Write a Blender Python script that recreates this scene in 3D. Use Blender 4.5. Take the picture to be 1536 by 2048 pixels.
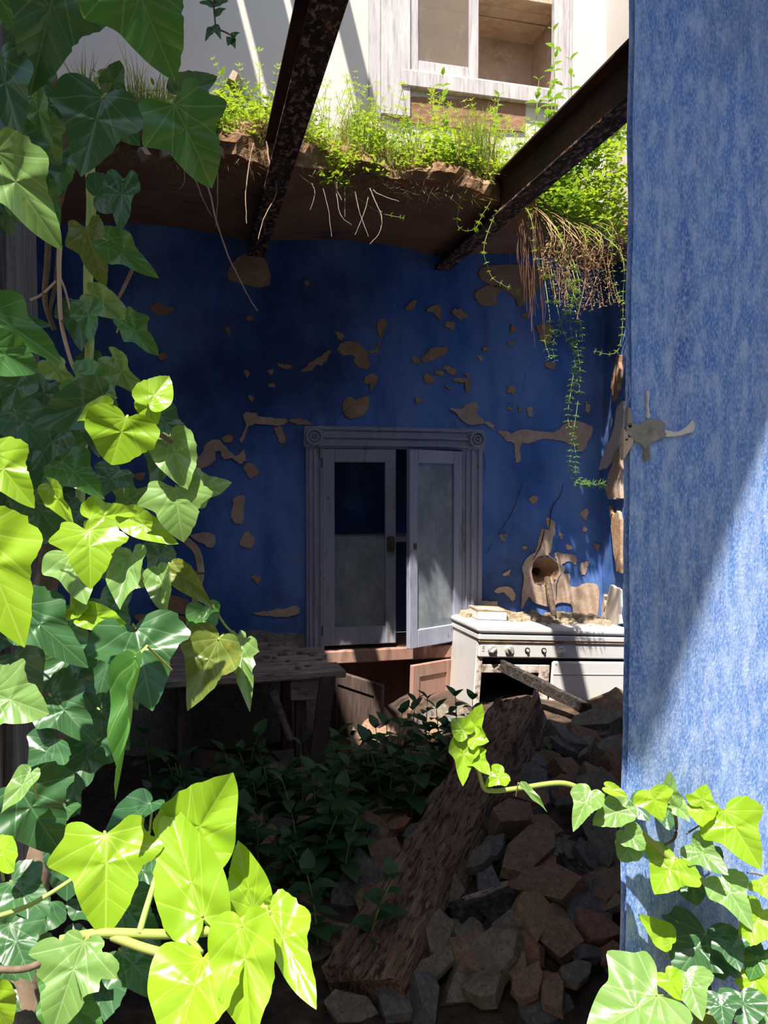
import bpy, bmesh, math, random
from mathutils import Vector, Matrix, noise
from mathutils.geometry import tessellate_polygon
rnd = random.Random(7)
for o in list(bpy.data.objects): bpy.data.objects.remove(o)
S = bpy.context.scene
COL = S.collection
R = math.radians

# ------------------------------------------------------------------ camera
F = 1538.0; CX, CY = 768.0, 1024.0
YAW, PITCH, CAMZ = R(14.2), R(-1.79), 1.40
CAM = Vector((0, 0, CAMZ))
cd = bpy.data.cameras.new('camera'); cam = bpy.data.objects.new('camera', cd); COL.objects.link(cam)
cam.location = CAM; cam.rotation_euler = (math.pi/2 + PITCH, 0, -YAW)
cd.sensor_fit = 'VERTICAL'; cd.sensor_height = 24.0; cd.lens = F/2048*24.0; cd.clip_start = .02
S.camera = cam
# ------------------------------------------------------------------ world, sun, exposure
w = bpy.data.worlds.new('sky'); S.world = w; w.use_nodes = True
nt = w.node_tree; bg = nt.nodes['Background']
sky = nt.nodes.new('ShaderNodeTexSky'); sky.sky_type = 'NISHITA'; sky.sun_disc = False
sky.sun_elevation = R(62); sky.sun_rotation = R(200)
nt.links.new(sky.outputs[0], bg.inputs[0]); bg.inputs[1].default_value = 0.25
SUND = Vector((.60, 1.0, -2.30)).normalized()          # direction the light travels
sl = bpy.data.lights.new('sun', 'SUN'); so = bpy.data.objects.new('sun', sl); COL.objects.link(so)
sl.energy = 12.0; sl.angle = R(.6); sl.color = (1.0, .95, .86)
so.rotation_euler = SUND.to_track_quat('-Z', 'Y').to_euler(); so.location = (0, 0, 8)
S.view_settings.view_transform = 'Standard'; S.view_settings.look = 'None'
S.view_settings.exposure = 0.0; S.view_settings.gamma = 1.0; S.view_settings.use_curve_mapping = False

# ------------------------------------------------------------------ pixel rays
_f = Vector((math.sin(YAW)*math.cos(PITCH), math.cos(YAW)*math.cos(PITCH), math.sin(PITCH)))
_r = Vector((math.cos(YAW), -math.sin(YAW), 0)); _u = _r.cross(_f)
def ray(px, py): return _f + _r*((px-CX)/F) + _u*((CY-py)/F)
def hitY(px, py, Y): d = ray(px, py); return CAM + d*(Y/d.y)
def hitX(px, py, X): d = ray(px, py); return CAM + d*(X/d.x)
def hitZ(px, py, Z): d = ray(px, py); return CAM + d*((Z-CAMZ)/d.z)
def at(px, py, dist): return CAM + ray(px, py).normalized()*dist
def pxsize(p): return (p-CAM).dot(_f)/F           # metres per pixel at a point
def sstep(a, b, x):
    t = max(0, min(1, (x-a)/(b-a))); return t*t*(3-2*t)
def nz(x, y, z=0, s=1): return noise.noise(Vector((x*s, y*s, z*s)))

# ------------------------------------------------------------------ materials
def newmat(name):
    m = bpy.data.materials.new(name); m.use_nodes = True
    return m, m.node_tree, m.node_tree.nodes['Principled BSDF']
def N(nt, t, **kw):
    n = nt.nodes.new(t)
    for k, v in kw.items(): setattr(n, k, v)
    return n
def mth(nt, op, a, b=None, clamp=False):
    n = N(nt, 'ShaderNodeMath', operation=op, use_clamp=clamp)
    for i, v in enumerate((a, b)):
        if v is None: continue
        if hasattr(v, 'node'): nt.links.new(v, n.inputs[i])
        else: n.inputs[i].default_value = v
    return n.outputs[0]
def c4(c): return (c[0], c[1], c[2], 1)
def mixc(nt, f, a, b):
    n = N(nt, 'ShaderNodeMix', data_type='RGBA')
    if hasattr(f, 'node'): nt.links.new(f, n.inputs[0])
    else: n.inputs[0].default_value = f
    for i, v in ((6, a), (7, b)):
        if hasattr(v, 'node'): nt.links.new(v, n.inputs[i])
        else: n.inputs[i].default_value = c4(v)
    return n.outputs[2]
def ntex(nt, scale, stretch=(1, 1, 1), detail=6, rough=.6, coord='Object', off=(0, 0, 0)):
    tc = N(nt, 'ShaderNodeTexCoord'); mp = N(nt, 'ShaderNodeMapping')
    mp.inputs['Scale'].default_value = stretch; mp.inputs['Location'].default_value = off
    nt.links.new(tc.outputs[coord], mp.inputs[0])
    n = N(nt, 'ShaderNodeTexNoise'); n.inputs['Scale'].default_value = scale
    n.inputs['Detail'].default_value = detail; n.inputs['Roughness'].default_value = rough
    nt.links.new(mp.outputs[0], n.inputs['Vector']); return n.outputs[0]
def ramp(nt, v, lo, hi):
    n = N(nt, 'ShaderNodeMapRange'); nt.links.new(v, n.inputs[0])
    n.inputs[1].default_value = lo; n.inputs[2].default_value = hi; return n.outputs[0]
def bump(nt, b, h, strength=.4, dist=.01):
    n = N(nt, 'ShaderNodeBump'); n.inputs['Strength'].default_value = strength; n.inputs['Distance'].default_value = dist
    nt.links.new(h, n.inputs['Height']); nt.links.new(n.outputs[0], b.inputs['Normal'])
def layered(name, base, layers, rough=.85, bmp=None, spec=.3, metal=0):
    """layers: (colour, scale, stretch, lo, hi, amount)"""
    m, t, b = newmat(name); c = base
    for i, (col, sc, st, lo, hi, am) in enumerate(layers):
        f = ramp(t, ntex(t, sc, st, off=(i*3.1, i*1.7, i*.9)), lo, hi)
        c = mixc(t, mth(t, 'MULTIPLY', f, am), c, col)
    if hasattr(c, 'node'): t.links.new(c, b.inputs['Base Color'])
    else: b.inputs['Base Color'].default_value = c4(c)
    b.inputs['Roughness'].default_value = rough; b.inputs['Specular IOR Level'].default_value = spec; b.inputs['Metallic'].default_value = metal
    if bmp: bump(t, b, ntex(t, bmp[0], bmp[3] if len(bmp) > 3 else (1, 1, 1), detail=8), bmp[1], bmp[2])
    return m
M = {}
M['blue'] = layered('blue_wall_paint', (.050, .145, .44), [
    ((.17, .28, .56), 3.0, (1, 1, .45), .36, .64, .9),
    ((.024, .068, .26), 5.0, (1, 1, .25), .54, .74, .7),
    ((.17, .22, .46), 14, (1.6, 1, .22), .56, .74, .5),
    ((.30, .33, .50), 60, (1, 1, 1), .66, .72, .5),
    ((.33, .22, .14), 22, (1, 1, 1), .70, .715, .9),
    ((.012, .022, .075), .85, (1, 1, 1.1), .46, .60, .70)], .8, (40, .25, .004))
M['faded'] = layered('faded_blue_limewash', (.055, .165, .47), [
    ((.13, .25, .56), 4, (1.5, 1, .30), .35, .70, .8),
    ((.02, .08, .36), 9, (1.6, 1, .15), .55, .72, .75),
    ((.46, .55, .74), 48, (1.3, 1, .40), .44, .68, .62),
    ((.54, .62, .78), 300, (1.1, 1, .45), .46, .64, .5),
    ((.42, .50, .68), 10, (2.2, 1, .12), .50, .80, .55),
    ((.13, .15, .19), 3.0, (1.3, 1, .45), .50, .72, .65)], .85, (300, .6, .003, (1.1, 1, .5)))
M['plaster'] = layered('bare_plaster', (.44, .27, .16), [((.30, .16, .085), 8, (1, 1, 1), .45, .65, .7), ((.55, .42, .31), 20, (1, 1, 1), .52, .7, .6)], .95, (60, .5, .006))
M['plaster_pale'] = layered('bare_lime_plaster', (.52, .38, .28), [((.40, .26, .18), 10, (1, 1, 1), .45, .65, .7), ((.62, .54, .46), 24, (1, 1, 1), .52, .7, .6)], .95, (60, .5, .006))
M['mortar'] = layered('grey_mortar', (.27, .25, .22), [((.15, .13, .10), 25, (1, 1, 1), .5, .65, .8), ((.42, .40, .36), 40, (1, 1, 1), .55, .7, .6)], .95, (70, .8, .01))
M['crack'] = layered('crack_shadow_earth', (.05, .03, .02), [], .95)
M['white'] = layered('cream_upper_plaster', (.58, .53, .48), [((.56, .48, .42), 3, (1, 1, 1), .45, .7, .6), ((.46, .38, .32), 30, (1, 1, 1), .66, .74, .4)], .9, (50, .2, .004))
M['earth'] = layered('broken_floor_earth', (.25, .14, .07), [((.45, .30, .16), 14, (1, 1, 1), .48, .62, .8), ((.10, .06, .035), 24, (1, 1, 1), .5, .66, .7)], .95, (45, 1, .02))
M['soffit'] = layered('brown_ceiling_plaster', (.24, .125, .075), [((.33, .19, .12), 4, (1, 1, 1), .45, .65, .7), ((.10, .055, .035), 12, (.4, 2.5, 1), .62, .70, .8), ((.04, .05, .13), 2.2, (1, 1, 1), .62, .66, .6)], .95, (22, .7, .02, (.5, 2, 1)))
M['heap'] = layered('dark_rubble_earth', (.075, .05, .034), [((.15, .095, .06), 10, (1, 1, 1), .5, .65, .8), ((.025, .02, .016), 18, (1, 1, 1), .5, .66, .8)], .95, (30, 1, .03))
M['ground'] = layered('outdoor_ground', (.20, .17, .12), [((.30, .25, .17), 6, (1, 1, 1), .45, .65, .7)], .95)
M['rust'] = layered('rusty_steel', (.030, .016, .012), [((.10, .042, .026), 30, (1, .35, 1), .48, .60, .9), ((.36, .21, .16), 75, (1, .5, 1), .53, .58, .9), ((.012, .010, .010), 9, (1, 1, 1), .55, .7, .6)], .8, (60, .8, .004), metal=.15)
M['rustside'] = layered('rusty_web_steel', (.055, .028, .020), [((.13, .055, .03), 8, (1, .3, 1), .48, .65, .8), ((.012, .009, .009), 6, (1, .4, 1), .5, .7, .7)], .75, metal=.2)
M['lavender'] = layered('worn_lavender_paint', (.29, .30, .385), [((.38, .39, .48), 5, (1, 1, .3), .45, .65, .7), ((.17, .12, .10), 11, (2, 1, .35), .58, .70, .85), ((.25, .12, .08), 26, (1, 1, .5), .64, .70, .8)], .75, (60, .4, .003, (2, 2, .3)))
M['greywood'] = layered('weathered_grey_wood', (.46, .42, .42), [((.30, .25, .25), 20, (3, 1, .25), .48, .66, .8), ((.68, .64, .60), 9, (2, 1, .3), .5, .7, .7)], .85, (60, .6, .004, (3, 1, .3)))
M['redwood'] = layered('faded_red_brown_wood', (.30, .165, .125), [((.40, .25, .20), 6, (1, 1, .4), .45, .65, .8), ((.12, .06, .045), 12, (2, 1, .4), .58, .72, .8)], .8, (60, .4, .003, (2, 1, .3)))
M['darkwood'] = layered('dark_brown_wood', (.085, .055, .045), [((.15, .10, .08), 14, (2, 2, .3), .48, .66, .8), ((.025, .018, .015), 20, (2, 2, .3), .5, .7, .8)], .85, (60, .6, .004, (2, 2, .3)))
M['post'] = layered('weathered_post_wood', (.10, .09, .10), [((.18, .165, .17), 30, (3, 3, .15), .5, .66, .8), ((.03, .026, .026), 40, (3, 3, .12), .54, .66, .9)], .9, (60, 1, .006, (3, 3, .15)))
M['timber'] = layered('rotten_timber_wood', (.25, .145, .095), [((.40, .27, .19), 16, (4, .5, 4), .47, .62, .85), ((.05, .028, .02), 26, (4, .6, 4), .52, .60, .9), ((.06, .03, .02), 7, (1.4, .7, 1.4), .58, .66, .8), ((.44, .20, .06), 8, (1, .7, 1), .63, .70, .8)], .95, (60, 1, .012, (3, .5, 3)))
M['char'] = layered('charred_plank_wood', (.045, .036, .032), [((.13, .10, .085), 18, (.5, 3, 3), .5, .66, .8), ((.012, .01, .01), 24, (.6, 3, 3), .5, .66, .8)], .9, (40, .9, .008, (.5, 3, 3)))
M['shelfwood'] = layered('dusty_plank_wood', (.33, .25, .205), [((.50, .41, .35), 12, (.5, 2, 2), .47, .66, .8), ((.07, .045, .035), 20, (.5, 3, 3), .52, .66, .8)], .92, (40, .8, .006, (.5, 3, 3)))
M['enamel'] = layered('white_stove_enamel', (.60, .58, .56), [((.48, .44, .41), 8, (1, 1, 1), .5, .7, .5), ((.30, .15, .06), 30, (1, 1, 1), .69, .74, .8)], .45, spec=.5)
M['enamelgrey'] = layered('grey_stove_enamel', (.47, .45, .43), [((.30, .28, .26), 20, (1, 1, 1), .52, .68, .6), ((.25, .12, .05), 30, (1, 1, 1), .68, .73, .8)], .5)
M['ruststrip'] = layered('rust_stained_enamel', (.46, .27, .13), [((.20, .09, .04), 30, (.5, 1, 1), .48, .62, .8), ((.66, .58, .48), 16, (1, 1, 1), .52, .66, .7)], .8)
M['rustframe'] = layered('peeling_oven_frame', (.50, .42, .35), [((.16, .09, .06), 30, (1, 1, 1), .48, .58, .85), ((.68, .64, .58), 18, (1, 1, 1), .5, .64, .7)], .8)
M['black'] = layered('matte_black', (.012, .010, .010), [], .8)  # one flat black for oven, hole bottom, gaps and printed marks
M['knob'] = layered('grimy_knob_plastic', (.34, .32, .30), [((.15, .13, .12), 60, (1, 1, 1), .5, .65, .8)], .5)
M['brass'] = layered('tarnished_metal', (.11, .085, .06), [((.20, .16, .11), 50, (1, 1, 1), .5, .65, .8)], .55, metal=.6)
M['dirt'] = layered('plaster_rubble_dust', (.56, .44, .30), [((.36, .26, .16), 30, (1, 1, 1), .48, .62, .8), ((.70, .60, .46), 50, (1, 1, 1), .52, .66, .7)], .95, (80, .8, .008))
M['root'] = layered('pale_root', (.48, .36, .27), [((.26, .17, .11), 40, (1, 1, .3), .5, .65, .7)], .9)
M['rootdark'] = layered('brown_root_fibre', (.22, .11, .06), [], .95)
M['bark'] = layered('vine_bark', (.13, .09, .06), [((.22, .17, .12), 60, (1, 1, 1), .5, .65, .7), ((.08, .05, .035), 50, (1, 1, 1), .52, .66, .7)], .9)
M['straw'] = layered('dry_straw', (.50, .34, .17), [((.30, .17, .08), 30, (1, 1, 1), .5, .6, .7)], .95)
M['blocker_plaster'] = layered('sky_blocker_plaster', (.46, .42, .36), [((.34, .30, .25), 4, (1, 1, 1), .45, .65, .7)], .95)
for i, (c, c2) in enumerate([((.155, .095, .06), (.24, .15, .10)), ((.12, .10, .075), (.20, .17, .13)), ((.19, .125, .065), (.28, .19, .10)), ((.20, .085, .055), (.28, .14, .10)), ((.085, .08, .075), (.15, .14, .13))]):
    c = tuple(v*1.5 for v in c); c2 = tuple(v*1.45 for v in c2)
    M['stone%d' % i] = layered('rubble_stone_%s' % 'abcde'[i], c, [(c2, 9, (1, 1, 1), .45, .65, .8), (tuple(v*.4 for v in c), 22, (1, 1, 1), .54, .68, .8)], .9, (30, .7, .01))
M['lichen'] = layered('lichened_stone', (.16, .13, .09), [((.42, .22, .03), 14, (1, 1, 1), .52, .62, .8)], .95, (30, .8, .01))
M['palestone'] = layered('sunlit_pale_stone', (.48, .38, .27), [((.33, .24, .15), 12, (1, 1, 1), .45, .65, .8)], .9, (40, .6, .008))

def glassmat():
    m, t, b = newmat('dusty_cupboard_glass')
    tr = N(t, 'ShaderNodeBsdfTransparent'); mx = N(t, 'ShaderNodeMixShader')
    b.inputs['Base Color'].default_value = (.30, .33, .36, 1); b.inputs['Roughness'].default_value = .35
    c = mixc(t, ramp(t, ntex(t, 9, (1, 1, .6)), .4, .7), (.20, .23, .26), (.36, .39, .41)); t.links.new(c, b.inputs['Base Color'])
    f = ramp(t, ntex(t, 30, (1, 1, .7)), .3, .75)
    t.links.new(mth(t, 'ADD', mth(t, 'MULTIPLY', f, .25), .58), mx.inputs[0])
    t.links.new(tr.outputs[0], mx.inputs[1]); t.links.new(b.outputs[0], mx.inputs[2])
    t.links.new(mx.outputs[0], t.nodes['Material Output'].inputs[0]); return m
M['glass'] = glassmat()
def glassclear():
    m, t, b = newmat('thin_window_glass')
    tr = N(t, 'ShaderNodeBsdfTransparent'); mx = N(t, 'ShaderNodeMixShader')
    b.inputs['Base Color'].default_value = (.30, .24, .18, 1); b.inputs['Roughness'].default_value = .15
    f = ramp(t, ntex(t, 12, (1, 1, .6)), .55, .8)
    t.links.new(mth(t, 'ADD', mth(t, 'MULTIPLY', f, .3), .30), mx.inputs[0])
    t.links.new(tr.outputs[0], mx.inputs[1]); t.links.new(b.outputs[0], mx.inputs[2])
    t.links.new(mx.outputs[0], t.nodes['Material Output'].inputs[0]); return m
M['glass2'] = glassclear()

def leafmat(name, base, base2, vein, trans, tmix, veins=True, rough=.32, blot=None):
    m, t, b = newmat(name)
    oi = N(t, 'ShaderNodeObjectInfo')
    c = mixc(t, oi.outputs['Random'], base, base2)
    nn = ramp(t, ntex(t, 2.2, off=(1, 2, 0)), .35, .7)
    c = mixc(t, mth(t, 'MULTIPLY', nn, .35), c, tuple(v*.6 for v in base))
    if blot:
        bl = ramp(t, ntex(t, 3.2, off=(4, 1, 0)), .56, .68); c = mixc(t, mth(t, 'MULTIPLY', bl, .8), c, blot)
    fine = None
    if veins:
        tc = N(t, 'ShaderNodeTexCoord'); sp = N(t, 'ShaderNodeSeparateXYZ'); t.links.new(tc.outputs['Object'], sp.inputs[0])
        x = mth(t, 'ABSOLUTE', sp.outputs[0]); y = mth(t, 'SUBTRACT', sp.outputs[1], .01)
        a = mth(t, 'ARCTAN2', x, y); r = mth(t, 'SQRT', mth(t, 'ADD', mth(t, 'MULTIPLY', x, x), mth(t, 'MULTIPLY', y, y)))
        d = x
        for ai in (.52, 1.08, 1.75):
            d = mth(t, 'MINIMUM', d, mth(t, 'MULTIPLY', r, mth(t, 'ABSOLUTE', mth(t, 'SINE', mth(t, 'SUBTRACT', a, ai)))))
        for yo in (.25, .45, .62):           # side veins leaving the midrib
            y2 = mth(t, 'SUBTRACT', sp.outputs[1], yo); a2 = mth(t, 'ARCTAN2', x, y2)
            r2 = mth(t, 'SQRT', mth(t, 'ADD', mth(t, 'MULTIPLY', x, x), mth(t, 'MULTIPLY', y2, y2)))
            d = mth(t, 'MINIMUM', d, mth(t, 'ADD', mth(t, 'MULTIPLY', r2, mth(t, 'ABSOLUTE', mth(t, 'SINE', mth(t, 'SUBTRACT', a2, .75)))), .004))
        vm = ramp(t, d, .011, .003)
        c = mixc(t, mth(t, 'MULTIPLY', vm, .5), c, vein)
        bump(t, b, ramp(t, d, .0, .05), .08, .03)
    t.links.new(c, b.inputs['Base Color']); b.inputs['Roughness'].default_value = rough; b.inputs['Specular IOR Level'].default_value = .45
    tl = N(t, 'ShaderNodeBsdfTranslucent'); tl.inputs[0].default_value = c4(trans)
    mx = N(t, 'ShaderNodeMixShader'); mx.inputs[0].default_value = tmix
    t.links.new(b.outputs[0], mx.inputs[1]); t.links.new(tl.outputs[0], mx.inputs[2])
    t.links.new(mx.outputs[0], t.nodes['Material Output'].inputs[0]); return m
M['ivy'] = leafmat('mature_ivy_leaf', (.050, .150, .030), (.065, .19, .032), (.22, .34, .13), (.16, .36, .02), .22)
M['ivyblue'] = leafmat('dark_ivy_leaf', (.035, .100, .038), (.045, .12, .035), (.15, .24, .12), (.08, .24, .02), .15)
M['ivyyoung'] = leafmat('young_ivy_leaf', (.24, .42, .020), (.30, .48, .025), (.50, .62, .12), (.42, .62, .01), .38, rough=.28)
M['ivyold'] = leafmat('yellowing_ivy_leaf', (.12, .17, .03), (.16, .20, .03), (.30, .34, .10), (.28, .30, .02), .25, blot=(.36, .30, .03))
M['ivypale'] = leafmat('pale_mottled_ivy_leaf', (.15, .28, .07), (.19, .33, .08), (.40, .50, .22), (.30, .45, .06), .28, blot=(.32, .42, .14))
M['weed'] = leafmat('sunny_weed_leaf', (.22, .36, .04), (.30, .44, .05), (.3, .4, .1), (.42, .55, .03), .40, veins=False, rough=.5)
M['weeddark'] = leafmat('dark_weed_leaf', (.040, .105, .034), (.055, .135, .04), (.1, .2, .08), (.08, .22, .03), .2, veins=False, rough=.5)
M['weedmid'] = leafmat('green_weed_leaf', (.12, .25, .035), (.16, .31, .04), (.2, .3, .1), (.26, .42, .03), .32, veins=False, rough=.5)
M['grass'] = leafmat('grass_blade', (.24, .36, .05), (.24, .36, .05), (.3, .4, .1), (.42, .52, .04), .4, veins=False, rough=.5)
M['drygrass'] = leafmat('dry_grass_blade', (.46, .32, .15), (.46, .32, .15), (.3, .4, .1), (.5, .34, .15), .3, veins=False, rough=.8)
M['seed'] = leafmat('dried_seed_head', (.50, .33, .19), (.56, .40, .24), (.3, .4, .1), (.5, .33, .18), .25, veins=False, rough=.8)
M['stem'] = layered('green_stem', (.26, .36, .10), [((.40, .40, .16), 30, (1, 1, 1), .45, .65, .7)], .7)
M['petiole'] = layered('ivy_petiole', (.26, .32, .07), [((.36, .24, .12), 20, (1, 1, 1), .5, .7, .6)], .6)

# ------------------------------------------------------------------ mesh helpers
class MB:
    def __init__(s): s.v = []; s.f = []
    def add(s, vs, fs):
        k = len(s.v); s.v += [Vector(p) for p in vs]; s.f += [tuple(i+k for i in f) for f in fs]; return s
    def box(s, lo, hi, mat=None):
        (x0, y0, z0), (x1, y1, z1) = lo, hi
        vs = [Vector(p) for p in ((x0,y0,z0),(x1,y0,z0),(x1,y1,z0),(x0,y1,z0),(x0,y0,z1),(x1,y0,z1),(x1,y1,z1),(x0,y1,z1))]
        if mat is not None: vs = [mat @ p for p in vs]
        return s.add(vs, [(0,3,2,1),(4,5,6,7),(0,1,5,4),(1,2,6,5),(2,3,7,6),(3,0,4,7)])
    def bbox(s, lo, hi, b=.004, mat=None):
        """box with chamfered edges along every side (24 verts)"""
        lo, hi = Vector(lo), Vector(hi); c = (lo+hi)/2; h = (hi-lo)/2; b = min(b, h.x*.9, h.y*.9, h.z*.9)
        bm = bmesh.new(); bmesh.ops.create_cube(bm, size=2)
        for v in bm.verts: v.co = Vector((v.co.x*h.x, v.co.y*h.y, v.co.z*h.z)) + c
        bmesh.ops.bevel(bm, geom=list(bm.edges), offset=b, segments=1, affect='EDGES')
        bm.verts.index_update()
        vs = [(mat @ v.co) if mat is not None else v.co.copy() for v in bm.verts]; fs = [tuple(v.index for v in f.verts) for f in bm.faces]
        bm.free(); return s.add(vs, fs)
    def tube(s, pts, rad, sides=6, caps=True):
        pts = [Vector(p) for p in pts]; n = len(pts); rings = []
        rr = rad if hasattr(rad, '__len__') else [rad]*n
        up = Vector((0, 0, 1))
        k = len(s.v)
        for i, p in enumerate(pts):
            t = (pts[min(i+1, n-1)] - pts[max(i-1, 0)]).normalized()
            a = t.cross(up)
            if a.length < .1: a = t.cross(Vector((1, 0, 0)))
            a.normalize(); b = a.cross(t)
            for j in range(sides):
                an = 2*math.pi*j/sides; s.v.append(p + (a*math.cos(an) + b*math.sin(an))*rr[i])
        for i in range(n-1):
            for j in range(sides):
                j2 = (j+1) % sides; s.f.append((k+i*sides+j, k+i*sides+j2, k+(i+1)*sides+j2, k+(i+1)*sides+j))
        if caps:
            s.f.append(tuple(k+j for j in range(sides))[::-1]); s.f.append(tuple(k+(n-1)*sides+j for j in range(sides)))
        return s
    def prism(s, poly, off):
        """poly: planar 3-D points; off: Vector extrusion"""
        poly = [Vector(p) for p in poly]; n = len(poly); k = len(s.v); off = Vector(off)
        s.v += poly + [p+off for p in poly]
        for tri in tessellate_polygon([poly]):
            s.f.append(tuple(k+i for i in tri)); s.f.append(tuple(k+n+i for i in reversed(tri)))
        for i in range(n): j = (i+1) % n; s.f.append((k+i, k+j, k+n+j, k+n+i))
        return s
    def lathe(s, prof, mat, seg=20):
        """prof: (radius, height) pairs about local Z"""
        k = len(s.v); n = len(prof)
        for (r, h) in prof:
            for j in range(seg):
                a = 2*math.pi*j/seg; s.v.append(mat @ Vector((r*math.cos(a), r*math.sin(a), h)))
        for i in range(n-1):
            for j in range(seg):
                j2 = (j+1) % seg; s.f.append((k+i*seg+j, k+i*seg+j2, k+(i+1)*seg+j2, k+(i+1)*seg+j))
        s.f.append(tuple(k+(n-1)*seg+j for j in range(seg))); s.f.append(tuple(k+j for j in range(seg))[::-1]); return s
    def mesh(s, name, mat, smooth=False, org=None):
        me = bpy.data.meshes.new(name)
        vs = [v-org for v in s.v] if org is not None else s.v
        me.from_pydata([tuple(v) for v in vs], [], s.f); me.materials.append(M[mat]); me.validate(); me.update()
        bm = bmesh.new(); bm.from_mesh(me); bmesh.ops.recalc_face_normals(bm, faces=bm.faces); bm.to_mesh(me); bm.free()
        if smooth:
            for p in me.polygons: p.use_smooth = True
        return me
    def build(s, name, mat, parent=None, smooth=False, loc=None):
        """world-space verts; parent's location (identity rotation) or loc is the origin"""
        org = parent_world(parent) if parent else (Vector(loc) if loc is not None else Vector((0, 0, 0)))
        o = bpy.data.objects.new(name, s.mesh(name, mat, smooth, org)); COL.objects.link(o)
        if parent: o.parent = parent
        else: o.location = org
        return o
def parent_world(p):
    v = Vector((0, 0, 0))
    while p: v = v + p.location; p = p.parent
    return v
def tag(o, label=None, cat=None, group=None, kind=None):
    if label: o['label'] = label
    if cat: o['category'] = cat
    if group: o['group'] = group
    if kind: o['kind'] = kind
    return o
def thing(name, label, cat, loc, group=None):
    o = bpy.data.objects.new(name, None); COL.objects.link(o); o.location = Vector(loc); o.empty_display_size = .05
    return tag(o, label, cat, group)
def smoothpoly(pts, sub=3, jit=0, closed=True):
    out = []; n = len(pts)
    for i in range(n if closed else n-1):
        g = lambda k: Vector(pts[k % n]) if closed else Vector(pts[max(0, min(n-1, k))])
        p0, p1, p2, p3 = g(i-1), g(i), g(i+1), g(i+2)
        for q in range(sub):
            t = q/sub
            v = .5*((2*p1) + (p2-p0)*t + (2*p0-5*p1+4*p2-p3)*t*t + (3*p1-p0-3*p2+p3)*t**3)
            if jit: v = v + Vector([rnd.uniform(-jit, jit) for _ in v])
            out.append(v)
    if not closed: out.append(Vector(pts[-1]))
    return out
def crop(x0, y0, s): return lambda p: (x0+p[0]/s, y0+p[1]/s)

# ================================================================== SETTING
D = 3.60                                   # back wall
XL, XR = -1.15, hitY(1206, 900, D).x       # room side walls
YF = 1.10                                  # inner front partition
ZS = hitY(700, 503, D).z                   # soffit height
ZT = ZS + .22                              # top of the broken floor
# cupboard opening in the back wall
cuL = hitY(641, 1000, D).x; cuR = hitY(925, 1000, D).x
cuT = hitY(780, 893, D).z; cuB = .10
crx = hitY(1089, 1142, D); CR = Vector((crx.x, D, crx.z)); CRR = .082
gx = [XL] ; 
def axis(a, b, step, extra):
    n = max(1, int((b-a)/step)); l = [a+(b-a)*i/n for i in range(n+1)]
    for e in extra: l = [v for v in l if abs(v-e) > step*.45] + [e]
    return sorted(l)
xs = axis(XL-.05, XR+.08, .022, [cuL, cuR]); zs_ = axis(0, ZS+.10, .022, [cuB, cuT])
mb = MB(); idx = {}
def wv(i, k):
    if (i, k) not in idx:
        x, z = xs[i], zs_[k]; mb.v.append(Vector((x, D + .006*nz(x, z, 3, 2.5), z))); idx[(i, k)] = len(mb.v)-1
    return idx[(i, k)]
for i in range(len(xs)-1):
    for k in range(len(zs_)-1):
        xm = (xs[i]+xs[i+1])/2; zm = (zs_[k]+zs_[k+1])/2
        if cuL < xm < cuR and cuB < zm < cuT: continue
        if math.hypot(xm-CR.x, zm-CR.z) < CRR*.98: continue
        mb.f.append((wv(i, k), wv(i+1, k), wv(i+1, k+1), wv(i, k+1)))
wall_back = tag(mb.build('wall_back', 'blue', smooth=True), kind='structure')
# crater around the old pipe hole
mb = MB(); nr, ns = 7, 26
for i in range(nr):
    t = i/(nr-1)
    for j in range(ns):
        a = 2*math.pi*j/ns; jag = 1 + .16*nz(math.cos(a)*2, math.sin(a)*2, 5) + .10*nz(math.cos(a)*5, math.sin(a)*5, i)
        r = CRR*1.02*(1-t*.80)*jag; dy = .11*(t**.7)
        mb.v.append(CR + Vector((r*math.cos(a), dy - .005, r*1.08*math.sin(a) - .01*t)))
for i in range(nr-1):
    for j in range(ns): j2 = (j+1) % ns; mb.f.append((i*ns+j, i*ns+j2, (i+1)*ns+j2, (i+1)*ns+j))
mb.build('hole_lining', 'plaster', wall_back)
mb = MB(); mb.lathe([(CRR*.22, 0), (CRR*.22, .10)], Matrix.Translation(CR+Vector((0, .09, -.01))) @ Matrix.Rotation(-math.pi/2, 4, 'X'), 12); mb.build('hole_bottom', 'black', wall_back)
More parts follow.
